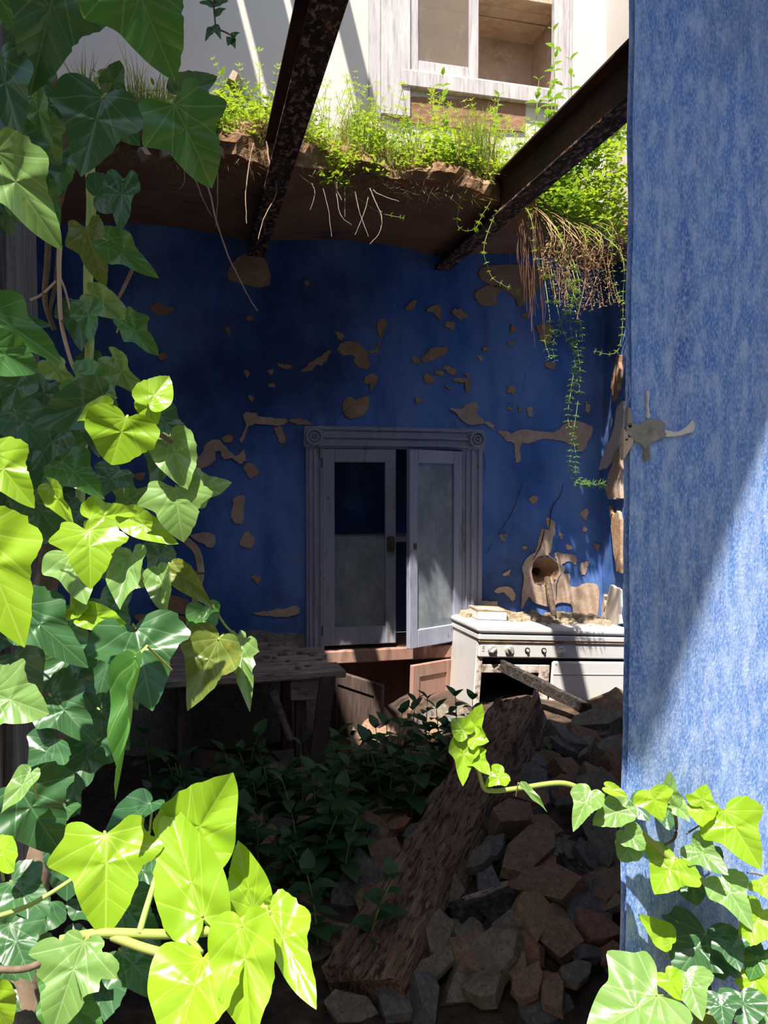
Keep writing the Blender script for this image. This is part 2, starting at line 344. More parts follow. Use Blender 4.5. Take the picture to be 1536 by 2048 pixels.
# bare plaster patches and cracks, traced where the paint is gone
A = crop(400, 480, 3.072); B = crop(860, 480, 3.84); C = crop(960, 960, 5.12); L = crop(0, 900, 2.844); Dd = crop(560, 820, 3.491)
PATCH = [
 (A, 'plaster', [(860,640),(930,620),(980,640),(1030,690),(1040,780),(1000,790),(950,750),(950,710),(860,700)]),
 (A, 'plaster', [(1100,495),(1150,495),(1135,560),(1110,600),(1095,580)]), (A, 'plaster', [(830,560),(880,575),(880,610),(850,605)]),
 (A, 'plaster', [(1092,632),(1108,640),(1090,690),(1040,698),(1040,685),(1080,672)]),
 (A, 'plaster', [(700,740),(790,680),(800,695),(760,760),(720,770),(680,800),(620,805),(640,790)]), (A, 'plaster', [(480,760),(570,775),(500,790)]),
 (A, 'plaster', [(415,805),(450,795),(440,830)]), (A, 'plaster', [(1010,850),(1060,820),(1095,840),(1080,880),(1055,930),(1045,885),(1005,880)]),
 (A, 'plaster', [(885,985),(930,965),(960,985),(1030,955),(1025,1050),(950,1095),(900,1080),(880,1040)]),
 (A, 'plaster_pale', [(275,1070),(340,1060),(380,1085),(520,1098),(540,1112),(480,1140),(360,1130),(300,1145),(262,1240),(245,1225),(280,1140)]),
 (A, 'plaster', [(550,1100),(640,1100),(690,1140),(640,1130),(560,1125)]), (A, 'plaster', [(460,1150),(500,1150),(530,1230),(500,1250),(470,1200)]),
 (A, 'plaster_pale', [(50,1240),(120,1235),(220,1320),(270,1290),(280,1350),(240,1380),(200,1345),(140,1345),(130,1305),(95,1305),(80,1370),(-40,1420),(-60,1380),(5,1320)]),
 (A, 'plaster', [(270,1380),(320,1375),(365,1430),(310,1460),(280,1430)]), (A, 'plaster', [(140,1210),(195,1205),(195,1245),(150,1240)]),
 (A, 'plaster', [(1300,740),(1320,715),(1350,740),(1345,770)]), (A, 'plaster', [(1360,740),(1420,665),(1510,665),(1515,700),(1450,720),(1430,745)]),
 (A, 'plaster', [(1390,430),(1450,395),(1480,420),(1475,490),(1440,450)]), (A, 'plaster', [(1260,420),(1330,370),(1300,430)]),
 (A, 'plaster', [(1380,820),(1450,860),(1390,880)]), (A, 'plaster', [(240,100),(380,100),(425,275),(180,240)]), (A, 'plaster', [(290,465),(325,465),(320,495),(295,495)]),
 (A, 'plaster', [(300,955),(330,970),(320,995),(300,975)]), (A, 'plaster', [(1325,975),(1360,970),(1355,1000),(1330,1005)]), (A, 'plaster', [(640,255),(670,260),(655,285)]),
 (A, 'plaster', [(160,545),(185,540),(180,590)]), (A, 'plaster', [(272,805),(300,810),(285,845)]), (A, 'plaster', [(425,885),(462,885),(450,908),(428,905)]),
 (A, 'plaster', [(-300,400),(-250,385),(-200,410),(-160,415),(-180,445),(-250,460),(-300,440)]), (A, 'plaster', [(-250,700),(-215,690),(-215,730),(-245,735)]),
 (B, 'plaster', [(175,540),(240,530),(285,580),(230,610)]), (B, 'plaster', [(110,640),(190,625),(185,690),(150,680)]),
 (B, 'plaster', [(360,390),(540,340),(520,430),(500,500),(390,500)]), (B, 'plaster', [(420,205),(900,205),(870,330),(700,500),(640,420),(430,330)]),
 (B, 'plaster', [(110,970),(200,985),(180,1035),(130,1010)]), (B, 'plaster', [(40,1010),(100,1010),(100,1040),(50,1035)]),
 (B, 'plaster', [(265,1020),(305,1030),(290,1050)]), (B, 'plaster', [(180,1065),(310,1080),(305,1155),(270,1155),(270,1095),(200,1090)]),
 (B, 'plaster', [(410,820),(455,820),(450,850),(415,850)]), (B, 'plaster_pale', [(365,890),(400,890),(395,930)]), (B, 'plaster', [(595,1120),(650,1120),(650,1165),(600,1165)]),
 (B, 'plaster_pale', [(155,1290),(240,1290),(320,1240),(370,1270),(365,1340),(410,1400),(300,1420),(210,1340)]), (B, 'plaster_pale', [(410,1400),(470,1400),(500,1460),(450,1430)]),
 (B, 'plaster_pale', [(520,1460),(640,1480),(720,1450),(880,1480),(1000,1450),(1090,1385),(1240,1430),(1225,1536),(1160,1620),(1080,1560),(900,1530),(750,1560),(700,1570),(690,1700),(660,1690),(650,1560),(580,1530)]),
 (B, 'plaster', [(890,940),(965,945),(950,985),(900,975)]), (B, 'plaster', [(625,650),(660,700),(625,710)]), (B, 'plaster_pale', [(750,1280),(780,1290),(780,1350),(750,1345)]),
 (B, 'plaster', [(600,785),(650,795),(610,810)]), (B, 'plaster', [(820,660),(930,650),(940,720),(900,800),(850,760)]), (B, 'plaster', [(120,1120),(160,1125),(150,1150)]), (B, 'plaster_pale', [(1195,1240),(1225,1270),(1220,1330),(1200,1310)]),
 (B, 'plaster', [(600,1280),(635,1290),(620,1315)]), (B, 'plaster', [(675,1285),(705,1290),(690,1318)]), (B, 'plaster', [(940,380),(980,370),(960,420)]), (B, 'plaster', [(700,580),(760,600),(740,560)]),
 (C, 'plaster_pale', [(680,390),(770,430),(750,600),(720,740),(580,740),(600,640),(640,500),(700,510)]), (C, 'plaster_pale', [(780,740),(960,770),(990,860),(880,830),(830,880),(780,810)]),
 (C, 'plaster_pale', [(1030,850),(1130,840),(1090,900),(1080,970),(1045,960)]), (C, 'plaster_pale', [(150,1150),(200,1100),(300,1100),(365,1165),(340,1240),(250,1160)]),
 (C, 'plaster_pale', [(230,980),(310,910),(290,965)]), (C, 'plaster_pale', [(1040,330),(1090,295),(1110,330),(1090,400),(1055,390)]), (C, 'plaster_pale', [(0,1260),(180,1250),(140,1400),(0,1380)]),
 (C, 'plaster', [(440,670),(480,700),(450,710)]), (C, 'mortar', [(200,560),(275,545),(260,620),(220,610)]), (C, 'plaster', [(1170,660),(1215,660),(1215,720),(1180,700)]), (C, 'plaster_pale', [(880,660),(940,680),(930,715),(890,700)]),
 (C, 'plaster', [(500,190),(590,170),(560,240)]), (C, 'plaster_pale', [(805,545),(850,550),(840,590),(810,585)]), (C, 'plaster_pale', [(1060,480),(1090,490),(1080,530),(1050,510)]), (C, 'plaster', [(-30,830),(15,850),(0,880)]), (C, 'plaster_pale', [(-20,930),(15,950),(10,1030),(-10,1010)]),
 (L, 'plaster_pale', [(1330,280),(1385,260),(1380,400),(1345,420),(1320,380)]), (L, 'plaster_pale', [(1370,500),(1400,465),(1445,500),(1430,555),(1370,545)]), (L, 'plaster_pale', [(1080,480),(1220,480),(1210,550),(1160,540)]),
 (L, 'plaster', [(1425,720),(1475,720),(1470,765)]), (L, 'plaster', [(780,940),(1050,950),(1060,990),(820,980)]), (L, 'plaster', [(880,820),(1080,860),(1060,930),(900,900)]), (Dd, 'plaster_pale', [(-180,1420),(0,1395),(120,1370),(125,1420),(40,1440),(-60,1440)]),
 (L, 'plaster', [(740,140),(820,130),(800,170)]), (L, 'plaster', [(1030,700),(1120,690),(1110,740),(1050,735)]),
]
dado = [(-260,1268),(120,1266),(400,1270),(520,1262),(606,1268),(630,1300),(652,1340),(652,1700),(300,1700),(-260,1700)]
MB().prism([hitY(p[0], p[1], D-.007) for p in [Vector(a_).lerp(Vector(b_), t_) + Vector((0, rnd.uniform(-3, 3))) for a_, b_ in zip(dado, dado[1:]+dado[:1]) for t_ in (0, .2, .4, .6, .8)]], (0, .012, 0)).build('bare_dado', 'mortar', wall_back)
for fn, mt, pts in PATCH:
    px = [fn(p) for p in pts]
    pp = smoothpoly(smoothpoly(px, 3, 1.8), 3, 1.0)
    P3 = [hitY(p[0], p[1], D-.007) for p in pp]
    mb = MB().prism(P3, (0, .012, 0)); mb.build('bare_plaster_patch', mt, wall_back)
# plaster around the crater: ring pieces so that the hole stays open
ringo = [(490,790),(560,745),(640,700),(720,780),(830,880),(870,890),(860,960),(920,960),(920,1080),(1000,1090),(1080,1055),(1200,1070),(1220,1180),(1200,1400),(1130,1440),(1040,1430),(960,1380),(930,1270),(800,1260),(730,1300),(560,1260),(500,1200),(430,1330),(430,1180),(450,1000),(430,900)]
ro = smoothpoly([C(p) for p in ringo], 3, .6); cc = (1089, 1142)
outer = [hitY(p[0], p[1], D-.008) for p in ro]; inner = []
for k in range(24):
    a = 2*math.pi*k/24; jg = 1 + .16*nz(math.cos(a)*2, math.sin(a)*2, 5)
    inner.append(CR + Vector((CRR*.93*jg*math.cos(a), -.008, CRR*1.0*jg*math.sin(a))))
mb = MB(); mb.v = outer+inner
for tri in tessellate_polygon([outer, inner]): mb.f.append(tuple(tri))
mb.build('bare_plaster_patch', 'plaster_pale', wall_back)
CRACK = [(C, 4, [(850,40),(820,160),(740,270),(720,400),(705,520)]), (C, 5, [(665,510),(640,600),(610,700),(540,820)]), (C, 3, [(450,0),(380,200),(320,340),(240,470),(180,560)]),
         (C, 3, [(830,960),(790,1050),(780,1230)]), (A, 2.2, [(810,1140),(850,1085),(960,1000),(1060,930)]), (A, 2, [(1390,300),(1330,370)]), (Dd, 2.5, [(1400,270),(1430,350),(1425,480)]), (B, 2, [(180,1370),(200,1440),(215,1470)]), (C, 2.5, [(130,640),(70,760)]), (A, 2, [(1160,560),(1090,680)])]
for fn, wd, pts in CRACK:
    q = smoothpoly([fn(p) for p in pts], 4, .5, closed=False); mb = MB()
    for i, p in enumerate(q):
        ww = wd*.28*(.35 + .65*math.sin(math.pi*(i+.5)/len(q)))
        mb.v.append(hitY(p[0]-ww, p[1], D-.0095)); mb.v.append(hitY(p[0]+ww, p[1], D-.0095))
    for i in range(len(q)-1): mb.f.append((2*i, 2*i+1, 2*i+3, 2*i+2))
    mb.build('wall_crack', 'crack', wall_back)

def gridwall(name, mat, p0, ux, uz, lx, lz, step, rough, kind='structure', n=None):
    mb = MB(); nx = max(1, int(lx/step)); nzz = max(1, int(lz/step)); nn = ux.cross(uz)
    for k in range(nzz+1):
        for i in range(nx+1):
            p = p0 + ux*(lx*i/nx) + uz*(lz*k/nzz); mb.v.append(p + nn*rough*nz(p.x, p.y, p.z, 4))
    for k in range(nzz):
        for i in range(nx): a = k*(nx+1)+i; mb.f.append((a, a+1, a+nx+2, a+nx+1))
    return tag(mb.build(name, mat, smooth=True), kind=kind)
X_, Y_, Z_ = Vector((1, 0, 0)), Vector((0, 1, 0)), Vector((0, 0, 1))
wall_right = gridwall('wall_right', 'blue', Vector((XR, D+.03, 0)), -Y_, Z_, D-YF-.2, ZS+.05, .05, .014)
wall_right_up = gridwall('wall_right_upper', 'white', Vector((XR, D+.03, ZS+.05)), -Y_, Z_, D-YF-.2, 2.0, .1, .01)
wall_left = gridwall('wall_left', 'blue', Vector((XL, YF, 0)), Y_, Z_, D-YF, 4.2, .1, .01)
floor = tag(MB().box((-6, -4, -.2), (7, 9, 0)).build('floor', 'ground'), kind='structure')
# front partition: the blue jamb on the right and the ivy-covered stub on the left of the doorway
xj = hitY(1246, 1000, YF).x
bm = bmesh.new(); bmesh.ops.create_cube(bm, size=2)
for v in bm.verts: v.co = Vector((xj + (1.5 if v.co.x > 0 else (.27 if v.co.y > 0 else 0)), YF + (.34 if v.co.y > 0 else 0), (3.05 if v.co.z > 0 else 0)))
ed = [e for e in bm.edges if abs((e.verts[0].co-e.verts[1].co).normalized().z) > .9 and e.verts[0].co.x < xj+.1 and e.verts[0].co.y < YF+.1]
bmesh.ops.bevel(bm, geom=ed, offset=.012, segments=2, affect='EDGES')
bmesh.ops.subdivide_edges(bm, edges=[e for e in bm.edges if abs(e.verts[0].co.z-e.verts[1].co.z) > 1], cuts=60)
for v in bm.verts:
    v.co.x += .004*nz(v.co.x, v.co.y, v.co.z*3, 2) if v.co.x < xj+.05 else 0
me = bpy.data.meshes.new('wall_front'); bm.to_mesh(me); bm.free(); me.materials.append(M['faded'])
wall_front = bpy.data.objects.new('wall_front', me); COL.objects.link(wall_front); tag(wall_front, kind='structure')
stub = tag(MB().box((-2.2, YF, 0), (-.42, YF+.34, 2.5)).build('wall_front_stub', 'mortar'), kind='structure')
sky_blocker = tag(MB().box((-4, -2.3, 0), (4, -2.1, 4.0)).build('sky_blocker_wall', 'blocker_plaster'), kind='structure')  # added wall behind the camera, tall enough to cut low sky light
# mortar scar on the jamb
J = crop(1180, 700, 2.926)
for mt, pts in [('mortar', [(230,430),(290,435),(330,410),(390,405),(440,435),(430,470),(445,500),(400,525),(355,545),(345,575),(350,625),(335,645),(318,640),(318,600),(310,560),(270,535),(235,505),(215,470)]),
                ('white', [(440,470),(500,480),(560,455),(590,425),(605,415),(612,460),(585,482),(520,500),(450,505)]), ('mortar', [(222,350),(240,345),(250,400),(240,450),(222,440)]), ('plaster_pale', [(190,560),(215,515),(250,520),(240,570),(200,640),(186,620)]),
                ('white', [(335,245),(348,250),(345,330),(352,380),(340,400),(335,370),(338,300)]), ('plaster_pale', [(190,460),(215,480),(225,520),(200,550),(188,540)])]:
    pp = smoothpoly(smoothpoly([J(p) for p in pts], 3, .9), 2, .5)
    MB().prism([hitY(max(p[0], 1247), p[1], YF-.004) for p in pp], (0, .008, 0)).build('plaster_scar', mt, wall_front)
for pts in [[(230,150),(235,260),(225,300)],[(262,180),(265,330)],[(335,640),(340,800),(352,880),(345,1000),(330,1080),(318,1160)],[(345,1020),(380,1030)],[(275,700),(270,850)],[(440,890),(470,980)]]:
    q = smoothpoly([J(p) for p in pts], 4, .3, closed=False); mb = MB()
    for p in q: mb.v.append(hitY(p[0]-.8, p[1], YF-.003)); mb.v.append(hitY(p[0]+.8, p[1], YF-.003))
    for i in range(len(q)-1): mb.f.append((2*i, 2*i+1, 2*i+3, 2*i+2))
    mb.build('drip_line', 'faded', wall_front)

# right wall: flakes of broken plaster near the corner
Rr = crop(1180, 700, 2.926)
for mt, pts in [('plaster', [(150,40),(172,30),(165,200),(135,295),(120,200)]), ('white', [(165,320),(195,300),(198,420),(160,560),(90,680),(50,700),(80,600),(130,480)]), ('plaster_pale', [(120,690),(175,560),(178,860),(110,880),(90,800)]),
                ('plaster', [(110,920),(135,980),(160,940),(178,1000),(178,1300),(150,1290),(130,1080)]), ('white', [(75,1560),(120,1380),(165,1400),(172,1600),(120,1610)]), ('plaster_pale', [(62,1580),(78,1430),(88,1440),(80,1570)])]:
    pp = [Vector(a_).lerp(Vector(b_), t_) + Vector((rnd.uniform(-1.6, 1.6), rnd.uniform(-3, 3))) for a_, b_ in zip([Rr(p) for p in pts], [Rr(p) for p in pts[1:]+pts[:1]]) for t_ in (0, .25, .5, .75)]
    MB().prism([hitX(p[0], p[1], XR-.024) for p in pp], (.02, 0, 0)).build('plaster_flake', mt, wall_right)

# ---------------- remnant of the upper floor (ledge)
EDGE_PX = [(-200,292),(60,298),(150,300),(230,302),(300,312),(400,328),(470,330),(540,338),(600,345),(660,362),(720,372),(800,385),(900,388),(980,402),(1030,425),(1090,452),(1160,478),(1240,498),(1300,505)]
EDGE = sorted([(hitZ(a, b, ZS).x, hitZ(a, b, ZS).y) for a, b in EDGE_PX])
def yedge(x):
    if x <= EDGE[0][0]: return EDGE[0][1]
    for (x0, y0), (x1, y1) in zip(EDGE, EDGE[1:]):
        if x <= x1: return y0+(y1-y0)*(x-x0)/(x1-x0)
    return EDGE[-1][1]
XB = [hitY(512, 512, D).x, hitY(884, 541, D).x]
XB0 = XB[0]-(XB[1]-XB[0])
def vault(x):
    span = XB[1]-XB[0]; t = ((x-XB[0])/span) % 1.0
    return .050*math.sin(math.pi*t)**.7
def jag(x): return .030*nz(x*9, 1) + .018*nz(x*27, 4)
mbS, mbT = MB(), MB(); nx = 150; ny = 10
for i in range(nx+1):
    x = XL + (XR-XL)*i/nx; ye = yedge(x)+jag(x)
    for k in range(ny+1):
        y = ye + (D+.02-ye)*k/ny
        mbS.v.append(Vector((x, y, ZS + vault(x) + .006*nz(x*3, y*8) + (.02*max(0, nz(x*12, 7)) if k == 0 else 0))))
for i in range(nx):
    for k in range(ny): a = i*(ny+1)+k; mbS.f.append((a, a+1, a+ny+2, a+ny+1))
ceiling = tag(mbS.build('ceiling', 'soffit', smooth=True), kind='structure')
prof = [(0, 0), (-.02, .05), (.0, .10), (.05, .15), (.10, .19), (.22, .22), (.45, .25)]
for i in range(nx+1):
    x = XL + (XR-XL)*i/nx; ye = yedge(x)+jag(x)
    for k, (dy, dz) in enumerate(prof):
        q = .05*nz(x*7, k*.8, 9) + .025*nz(x*21, k*2, 3)
        zz = ZS + vault(x)*(1-min(1, dz/.1)) + dz + (.04*nz(x*5, k, 2) if k > 1 else 0)
        mbT.v.append(Vector((x, min(D-.01, ye + dy + (q if k else 0)), zz)))
    mbT.v.append(Vector((x, D+.02, ZT+.05)))
m_ = len(prof)+1
for i in range(nx):
    for k in range(m_-1): a = i*m_+k; mbT.f.append((a, a+1, a+m_+1, a+m_))
bank = tag(mbT.build('broken_floor_edge', 'earth', smooth=False), kind='structure')
def banktop(x, t):
    """point on the soil: t=0 at the lip, 1 at the wall"""
    ye = yedge(x)+.05; y = ye + (D-.04-ye)*t
    return Vector((x, y, ZS + (.12 + .10*min(1, t*3) + .03*nz(x*5, 3, 2))))
# upper wall with the recess of the upper cupboard
def UP(px, py, Y=D): return hitY(px, py, Y)
uL, uR, uB = UP(750, 100).x, UP(1128, 100).x, UP(900, 178).z
ZTOP = 4.4; uT = 3.95
mb = MB()
for (x0, x1, z0, z1) in [(XL, uL, ZS+.1, ZTOP), (uR, XR, ZS+.1, ZTOP), (uL, uR, ZS+.1, uB), (uL, uR, uT, ZTOP)]:
    mb.box((x0, D, z0), (x1, D+.3, z1))
wall_up = tag(mb.build('wall_upper', 'white'), kind='structure')
# scar of removed boards under the cupboard
MB().prism([UP(a, b, D-.012) for a, b in [(810,192),(1052,206),(1050,262),(940,258),(830,246),(800,240)]], (0, .02, 0)).build('board_scar', 'soffit', wall_up)

# ---------------- steel beams
def ibeam(x, y0, y1, z, label):
    L_ = (x, y1, z); t = thing('steel_beam', label, 'beam', L_, 'rusty steel floor beams')
    fw, h, tf, tw = .040, .16, .011, .008
    MB().bbox((x-fw, y0, z), (x+fw, y1, z+tf), .002).build('lower_flange', 'rust', t)
    MB().bbox((x-tw/2, y0, z+tf), (x+tw/2, y1, z+h-tf), .001).build('web', 'rustside', t)
    MB().bbox((x-fw, y0, z+h-tf), (x+fw, y1, z+h), .002).build('upper_flange', 'rustside', t)
    return t
zb = hitY(512, 512, D).z
ibeam(XB[0], 1.25, D+.02, zb-.004, 'rusty steel I-beam whose lower end sits above the bare mortar pad over the table')
ibeam(XB[1], 1.25, D+.02, zb-.004, 'rusty steel I-beam running to the wall above the lavender cupboard and blue jamb')

# ================================================================== FURNITURE
def xf(mb, mat): mb.v = [mat @ v for v in mb.v]; return mb
# ---------------- built-in cupboard in the back wall
cup = thing('built_in_cupboard', 'worn lavender wooden wall cupboard with glazed doors, rosette corners and open lower doors', 'cupboard', ((cuL+cuR)/2, D, cuB))
oL, oR = hitY(610, 1000, D).x, hitY(961, 1000, D).x
zHT, zHB = hitY(612, 852, D).z, hitY(640, 897, D).z
zSill = hitY(700, 1296, D).z; zSillB = hitY(700, 1322, D).z
yW = D-.006
for side, (x0, x1) in (('l', (oL, cuL+.012)), ('r', (cuR-.012, oR))):
    mb = MB(); wd = x1-x0
    mb.bbox((x0, yW-.022, zSill-.02), (x1, D+.03, zHT-.01), .004)
    for a, b in ((.16, .24), (.42, .58), (.76, .84)): mb.bbox((x0+wd*a, yW-.032, zSill-.02), (x0+wd*b, yW-.018, zHB), .003)
    mb.build('jamb_casing', 'lavender', cup)
mb = MB(); mb.bbox((oL+.05, yW-.024, zHB), (oR-.05, D+.03, zHT), .004); hh = zHT-zHB
for a, b in ((.10, .18), (.46, .55), (.82, .92)): mb.bbox((oL+.05, yW-.034, zHB+hh*a), (oR-.05, yW-.02, zHB+hh*b), .003)
mb.build('header_casing', 'lavender', cup)
for xc in (oL+.036, oR-.036):
    zc = (zHT+zHB)/2
    blk = MB().bbox((xc-.045, yW-.030, zc-.05), (xc+.045, D+.03, zc+.05), .004).build('corner_block', 'lavender', cup)
    MB().lathe([(.041, 0), (.041, .014), (.037, .020), (.032, .020), (.029, .006), (.023, .006), (.020, .016), (.014, .016), (.011, .005), (.007, .005), (.006, .014), (.003, .018)], Matrix.Translation((xc, yW-.030, zc)) @ Matrix.Rotation(math.pi/2, 4, 'X'), 28).build('rosette', 'lavender', blk)
# carcass: niche lined in blue paint above, bare red-brown below
nd = .34
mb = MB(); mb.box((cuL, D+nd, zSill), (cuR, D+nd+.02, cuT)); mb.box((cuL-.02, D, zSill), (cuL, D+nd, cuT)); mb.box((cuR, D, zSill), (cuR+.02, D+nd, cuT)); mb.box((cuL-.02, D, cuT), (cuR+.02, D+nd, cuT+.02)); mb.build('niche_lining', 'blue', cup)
mb = MB(); mb.box((cuL, D+nd, cuB-.05), (cuR, D+nd+.02, zSillB)); mb.box((cuL-.02, D, cuB-.05), (cuL, D+nd, zSillB)); mb.box((cuR, D, cuB-.05), (cuR+.02, D+nd, zSillB)); mb.box((cuL, D, cuB-.05), (cuR, D+nd, cuB)); mb.build('lower_lining', 'redwood', cup)
MB().bbox((oL+.03, D-.055, zSillB), (oR+.02, D+nd, zSill), .006).build('sill_board', 'redwood', cup)
zsh = hitY(790, 1086, D).z
MB().bbox((cuL, D+.05, zsh), (cuR, D+nd, zsh+.028), .003).build('shelf', 'lavender', cup)
def glazed_door(hinge, zb_, zt, wdt, ang, sgn, panes, name='glazed_door'):
    """hinge: x,y of the hinge line; sgn +1 the door runs to +x when shut; ang opens towards the room"""
    m = Matrix.Translation((hinge[0], hinge[1], zb_)) @ Matrix.Rotation(-ang*sgn, 4, 'Z') @ Matrix.Diagonal((sgn, 1, 1, 1))
    H = zt-zb_; st = .058; th = .026
    d0 = MB(); xf(d0.bbox((0, 0, 0), (st, th, H), .003), m); d = d0.build(name, 'lavender', cup)
    for lo, hi, nm in (((wdt-st*.9, 0, 0), (wdt, th, H), 'stile'), ((st, 0, 0), (wdt-st*.9, th, .085), 'bottom_rail'), ((st, 0, H-.062), (wdt-st*.9, th, H), 'top_rail')):
        xf(MB().bbox(lo, hi, .003), m).build(nm, 'lavender', d)
    for a, b in panes:
        xf(MB().box((st-.004, th*.45, .08+(H-.14)*a), (wdt-st*.85, th*.58, .08+(H-.14)*b)), m).build('pane', 'glass', d)
    return d, m, H
zdT = hitY(700, 899, D).z; zdB = hitY(700, 1287, D).z
dw = hitY(786, 1000, D).x - cuL
d1, m1, H1 = glazed_door((cuL+.004, D-.030), zdB, zdT, dw, R(2), 1, [(0, .535)])
xf(MB().bbox((dw-.046, -.018, H1*.475), (dw-.010, .002, H1*.555), .006), m1).build('latch', 'brass', d1)
xf(MB().tube([(dw-.028, -.018, H1*.515), (dw-.028, -.032, H1*.515), (dw-.028, -.034, H1*.50)], .005, 6), m1).build('latch_bolt', 'brass', d1)
for zz in (.08, .93): xf(MB().tube([(-.004, -.004, H1*zz-.022), (-.004, -.004, H1*zz+.022)], .005, 8), m1).build('hinge', 'brass', d1)
d2, m2, H2 = glazed_door((hitY(921, 1000, D).x, D-.030), zdB-.004, zdT-.004, dw*.985, R(26), -1, [(0, 1)])
xf(MB().bbox((dw-.048, -.004, H2*.5), (dw-.03, .001, H2*.53), .001), m2).build('keyhole_plate', 'brass', d2)
# lower doors, both hanging open
def panel_door(hinge, zb_, zt, wdt, ang, sgn, mat, drop=0):
    m = Matrix.Translation((hinge[0], hinge[1], zb_)) @ Matrix.Rotation(-ang*sgn, 4, 'Z') @ Matrix.Rotation(drop*sgn, 4, 'Y') @ Matrix.Diagonal((sgn, 1, 1, 1))
    H = zt-zb_; st = .05; th = .022
    d = xf(MB().bbox((st*.8, th*.3, st*.8), (wdt-st*.8, th*.75, H-st*.8), .004), m).build('lower_door', mat, cup)
    for lo, hi, nm in (((0, 0, 0), (st, th, H), 'stile'), ((wdt-st, 0, 0), (wdt, th, H), 'stile'), ((st, 0, 0), (wdt-st, th, .07), 'rail'), ((st, 0, H-.06), (wdt-st, th, H), 'rail')):
        xf(MB().bbox(lo, hi, .003), m).build(nm, mat, d)
    return d
hL = (hitY(655, 1330, D-.03).x, D-.05)
panel_door(hL, cuB, zSillB-.02, .345, R(60), 1, 'darkwood', R(2))
panel_door((hitY(903, 1330, D-.06).x, D-.06), cuB+.04, zSillB-.006, .29, R(30), -1, 'redwood', R(-2.5))

# ---------------- cupboard of the upper floor
upc = thing('upper_wall_cupboard', 'pale weathered wooden cupboard frame set in the cream wall above the weeds', 'cupboard', ((uL+uR)/2, D, uB))
uT2 = 3.83
mb = MB(); dq = .36
mb.box((uL, D+dq, uB), (uR, D+dq+.02, uT2)); mb.box((uL-.01, D+.001, uB), (uL+.01, D+dq, uT2)); mb.box((uR-.01, D+.001, uB), (uR+.01, D+dq, uT2)); mb.box((uL, D+.001, uB-.01), (uR, D+dq, uB+.008)); mb.build('niche_lining', 'plaster_pale', upc)
for k in range(4):
    MB().bbox((uL, D+.002+dq*k/4, uT2-.01+.003*(k % 2)), (uR, D+dq*(k+1)/4-.004, uT2+.02), .002).build('top_board', 'plaster_pale', upc)
MB().box((uL, D+.003, uT2+.02), (uR, D+dq, uT2+.05)).build('top_backing', 'black', upc)
def ubox(x0p, x1p, z0, z1, y0, y1, name, mat='greywood', par=None, b=.004):
    return MB().bbox((UP(x0p, 90).x, y0, z0), (UP(x1p, 90).x, y1, z1), b).build(name, mat, par or upc)
zr0, zr1 = UP(815, 180).z, UP(815, 148).z
ubox(737, 760, zr0-.16, 4.2, D-.018, D+.01, 'edge_trim'); ubox(760, 818, zr0-.14, 4.2, D-.030, D+.01, 'jamb')
ubox(1104, 1134, zr0-.12, 4.2, D-.030, D+.01, 'jamb'); ubox(1133, 1142, zr0-.12, 4.2, D-.018, D+.01, 'edge_trim')
ubox(800, 1110, zr0, zr1, D-.040, D+.02, 'bottom_rail'); ubox(818, 1104, zr1-.001, zr1+.012, D-.028, D+.03, 'sill_lip')
zd0 = zr1+.012
dr = ubox(818, 836, zd0, 4.15, D-.012, D+.014, 'left_door')
ubox(937, 956, zd0, 4.15, D-.012, D+.014, 'stile', par=dr); ubox(836, 937, zd0, zd0+.055, D-.011, D+.013, 'rail', par=dr)
ubox(834, 939, zd0+.05, 4.15, D-.001, D+.003, 'pane', 'glass2', dr, .0005)

# ---------------- plank table under the rubble
tz = hitY(560, 1346, 2.95).z
tx0, tx1 = hitY(330, 1346, 2.95).x, hitY(690, 1344, 2.95).x
tab = thing('work_table', 'rough plank table heaped with plaster crumbs beside the open cupboard door', 'table', ((tx0+tx1)/2, 3.25, 0))
for k in range(4):
    y0 = 2.94+.155*k + (.0 if k else -.005); mb = MB().bbox((tx0-.02*(k % 2), y0, tz-.030), (tx1-.03*k*(k % 2)-.012*k, y0+.150, tz+.002*(k % 2)), .005)
    for v in mb.v:
        if v.x > tx1-.2: v.x += .018*nz(v.y*20, k*3.1)
    mb.build('top_plank', 'shelfwood', tab)
lx = hitY(607, 1400, 2.99).x
MB().bbox((lx-.032, 2.98, .0), (lx+.012, 3.03, tz-.03), .004).build('leg', 'darkwood', tab)
MB().bbox((tx0+.04, 2.98, .0), (tx0+.09, 3.03, tz-.03), .004).build('leg', 'darkwood', tab)
MB().bbox((tx0+.04, 3.48, .0), (tx0+.09, 3.53, tz-.03), .004).build('leg', 'darkwood', tab)
MB().bbox((lx-.03, 3.48, .0), (lx+.02, 3.53, tz-.03), .004).build('leg', 'darkwood', tab)
MB().bbox((lx-.055, 2.955, tz-.115), (lx+.075, 2.982, tz-.03), .004).build('apron_block', 'shelfwood', tab)
MB().bbox((tx0+.05, 3.03, tz-.10), (tx0+.08, 3.5, tz-.03), .004).build('side_rail', 'darkwood', tab)
p0, p1 = hitY(545, 1380, 3.02), hitY(582, 1480, 3.0)
MB().tube([p0, p1], .014, 6).build('brace', 'shelfwood', tab)
# a loose board leaning beside the table leg
a, b = hitY(655, 1352, 2.94), hitY(620, 1545, 2.90)
mb = MB(); dirv = (b-a).normalized(); sx = X_*.03
b.z = .16
mb.prism([a-sx, a+sx, b+sx, b-sx], (0, -.018, 0)); tag(mb.build('leaning_board', 'darkwood', loc=b), 'narrow dark board leaning against the table edge', 'board')

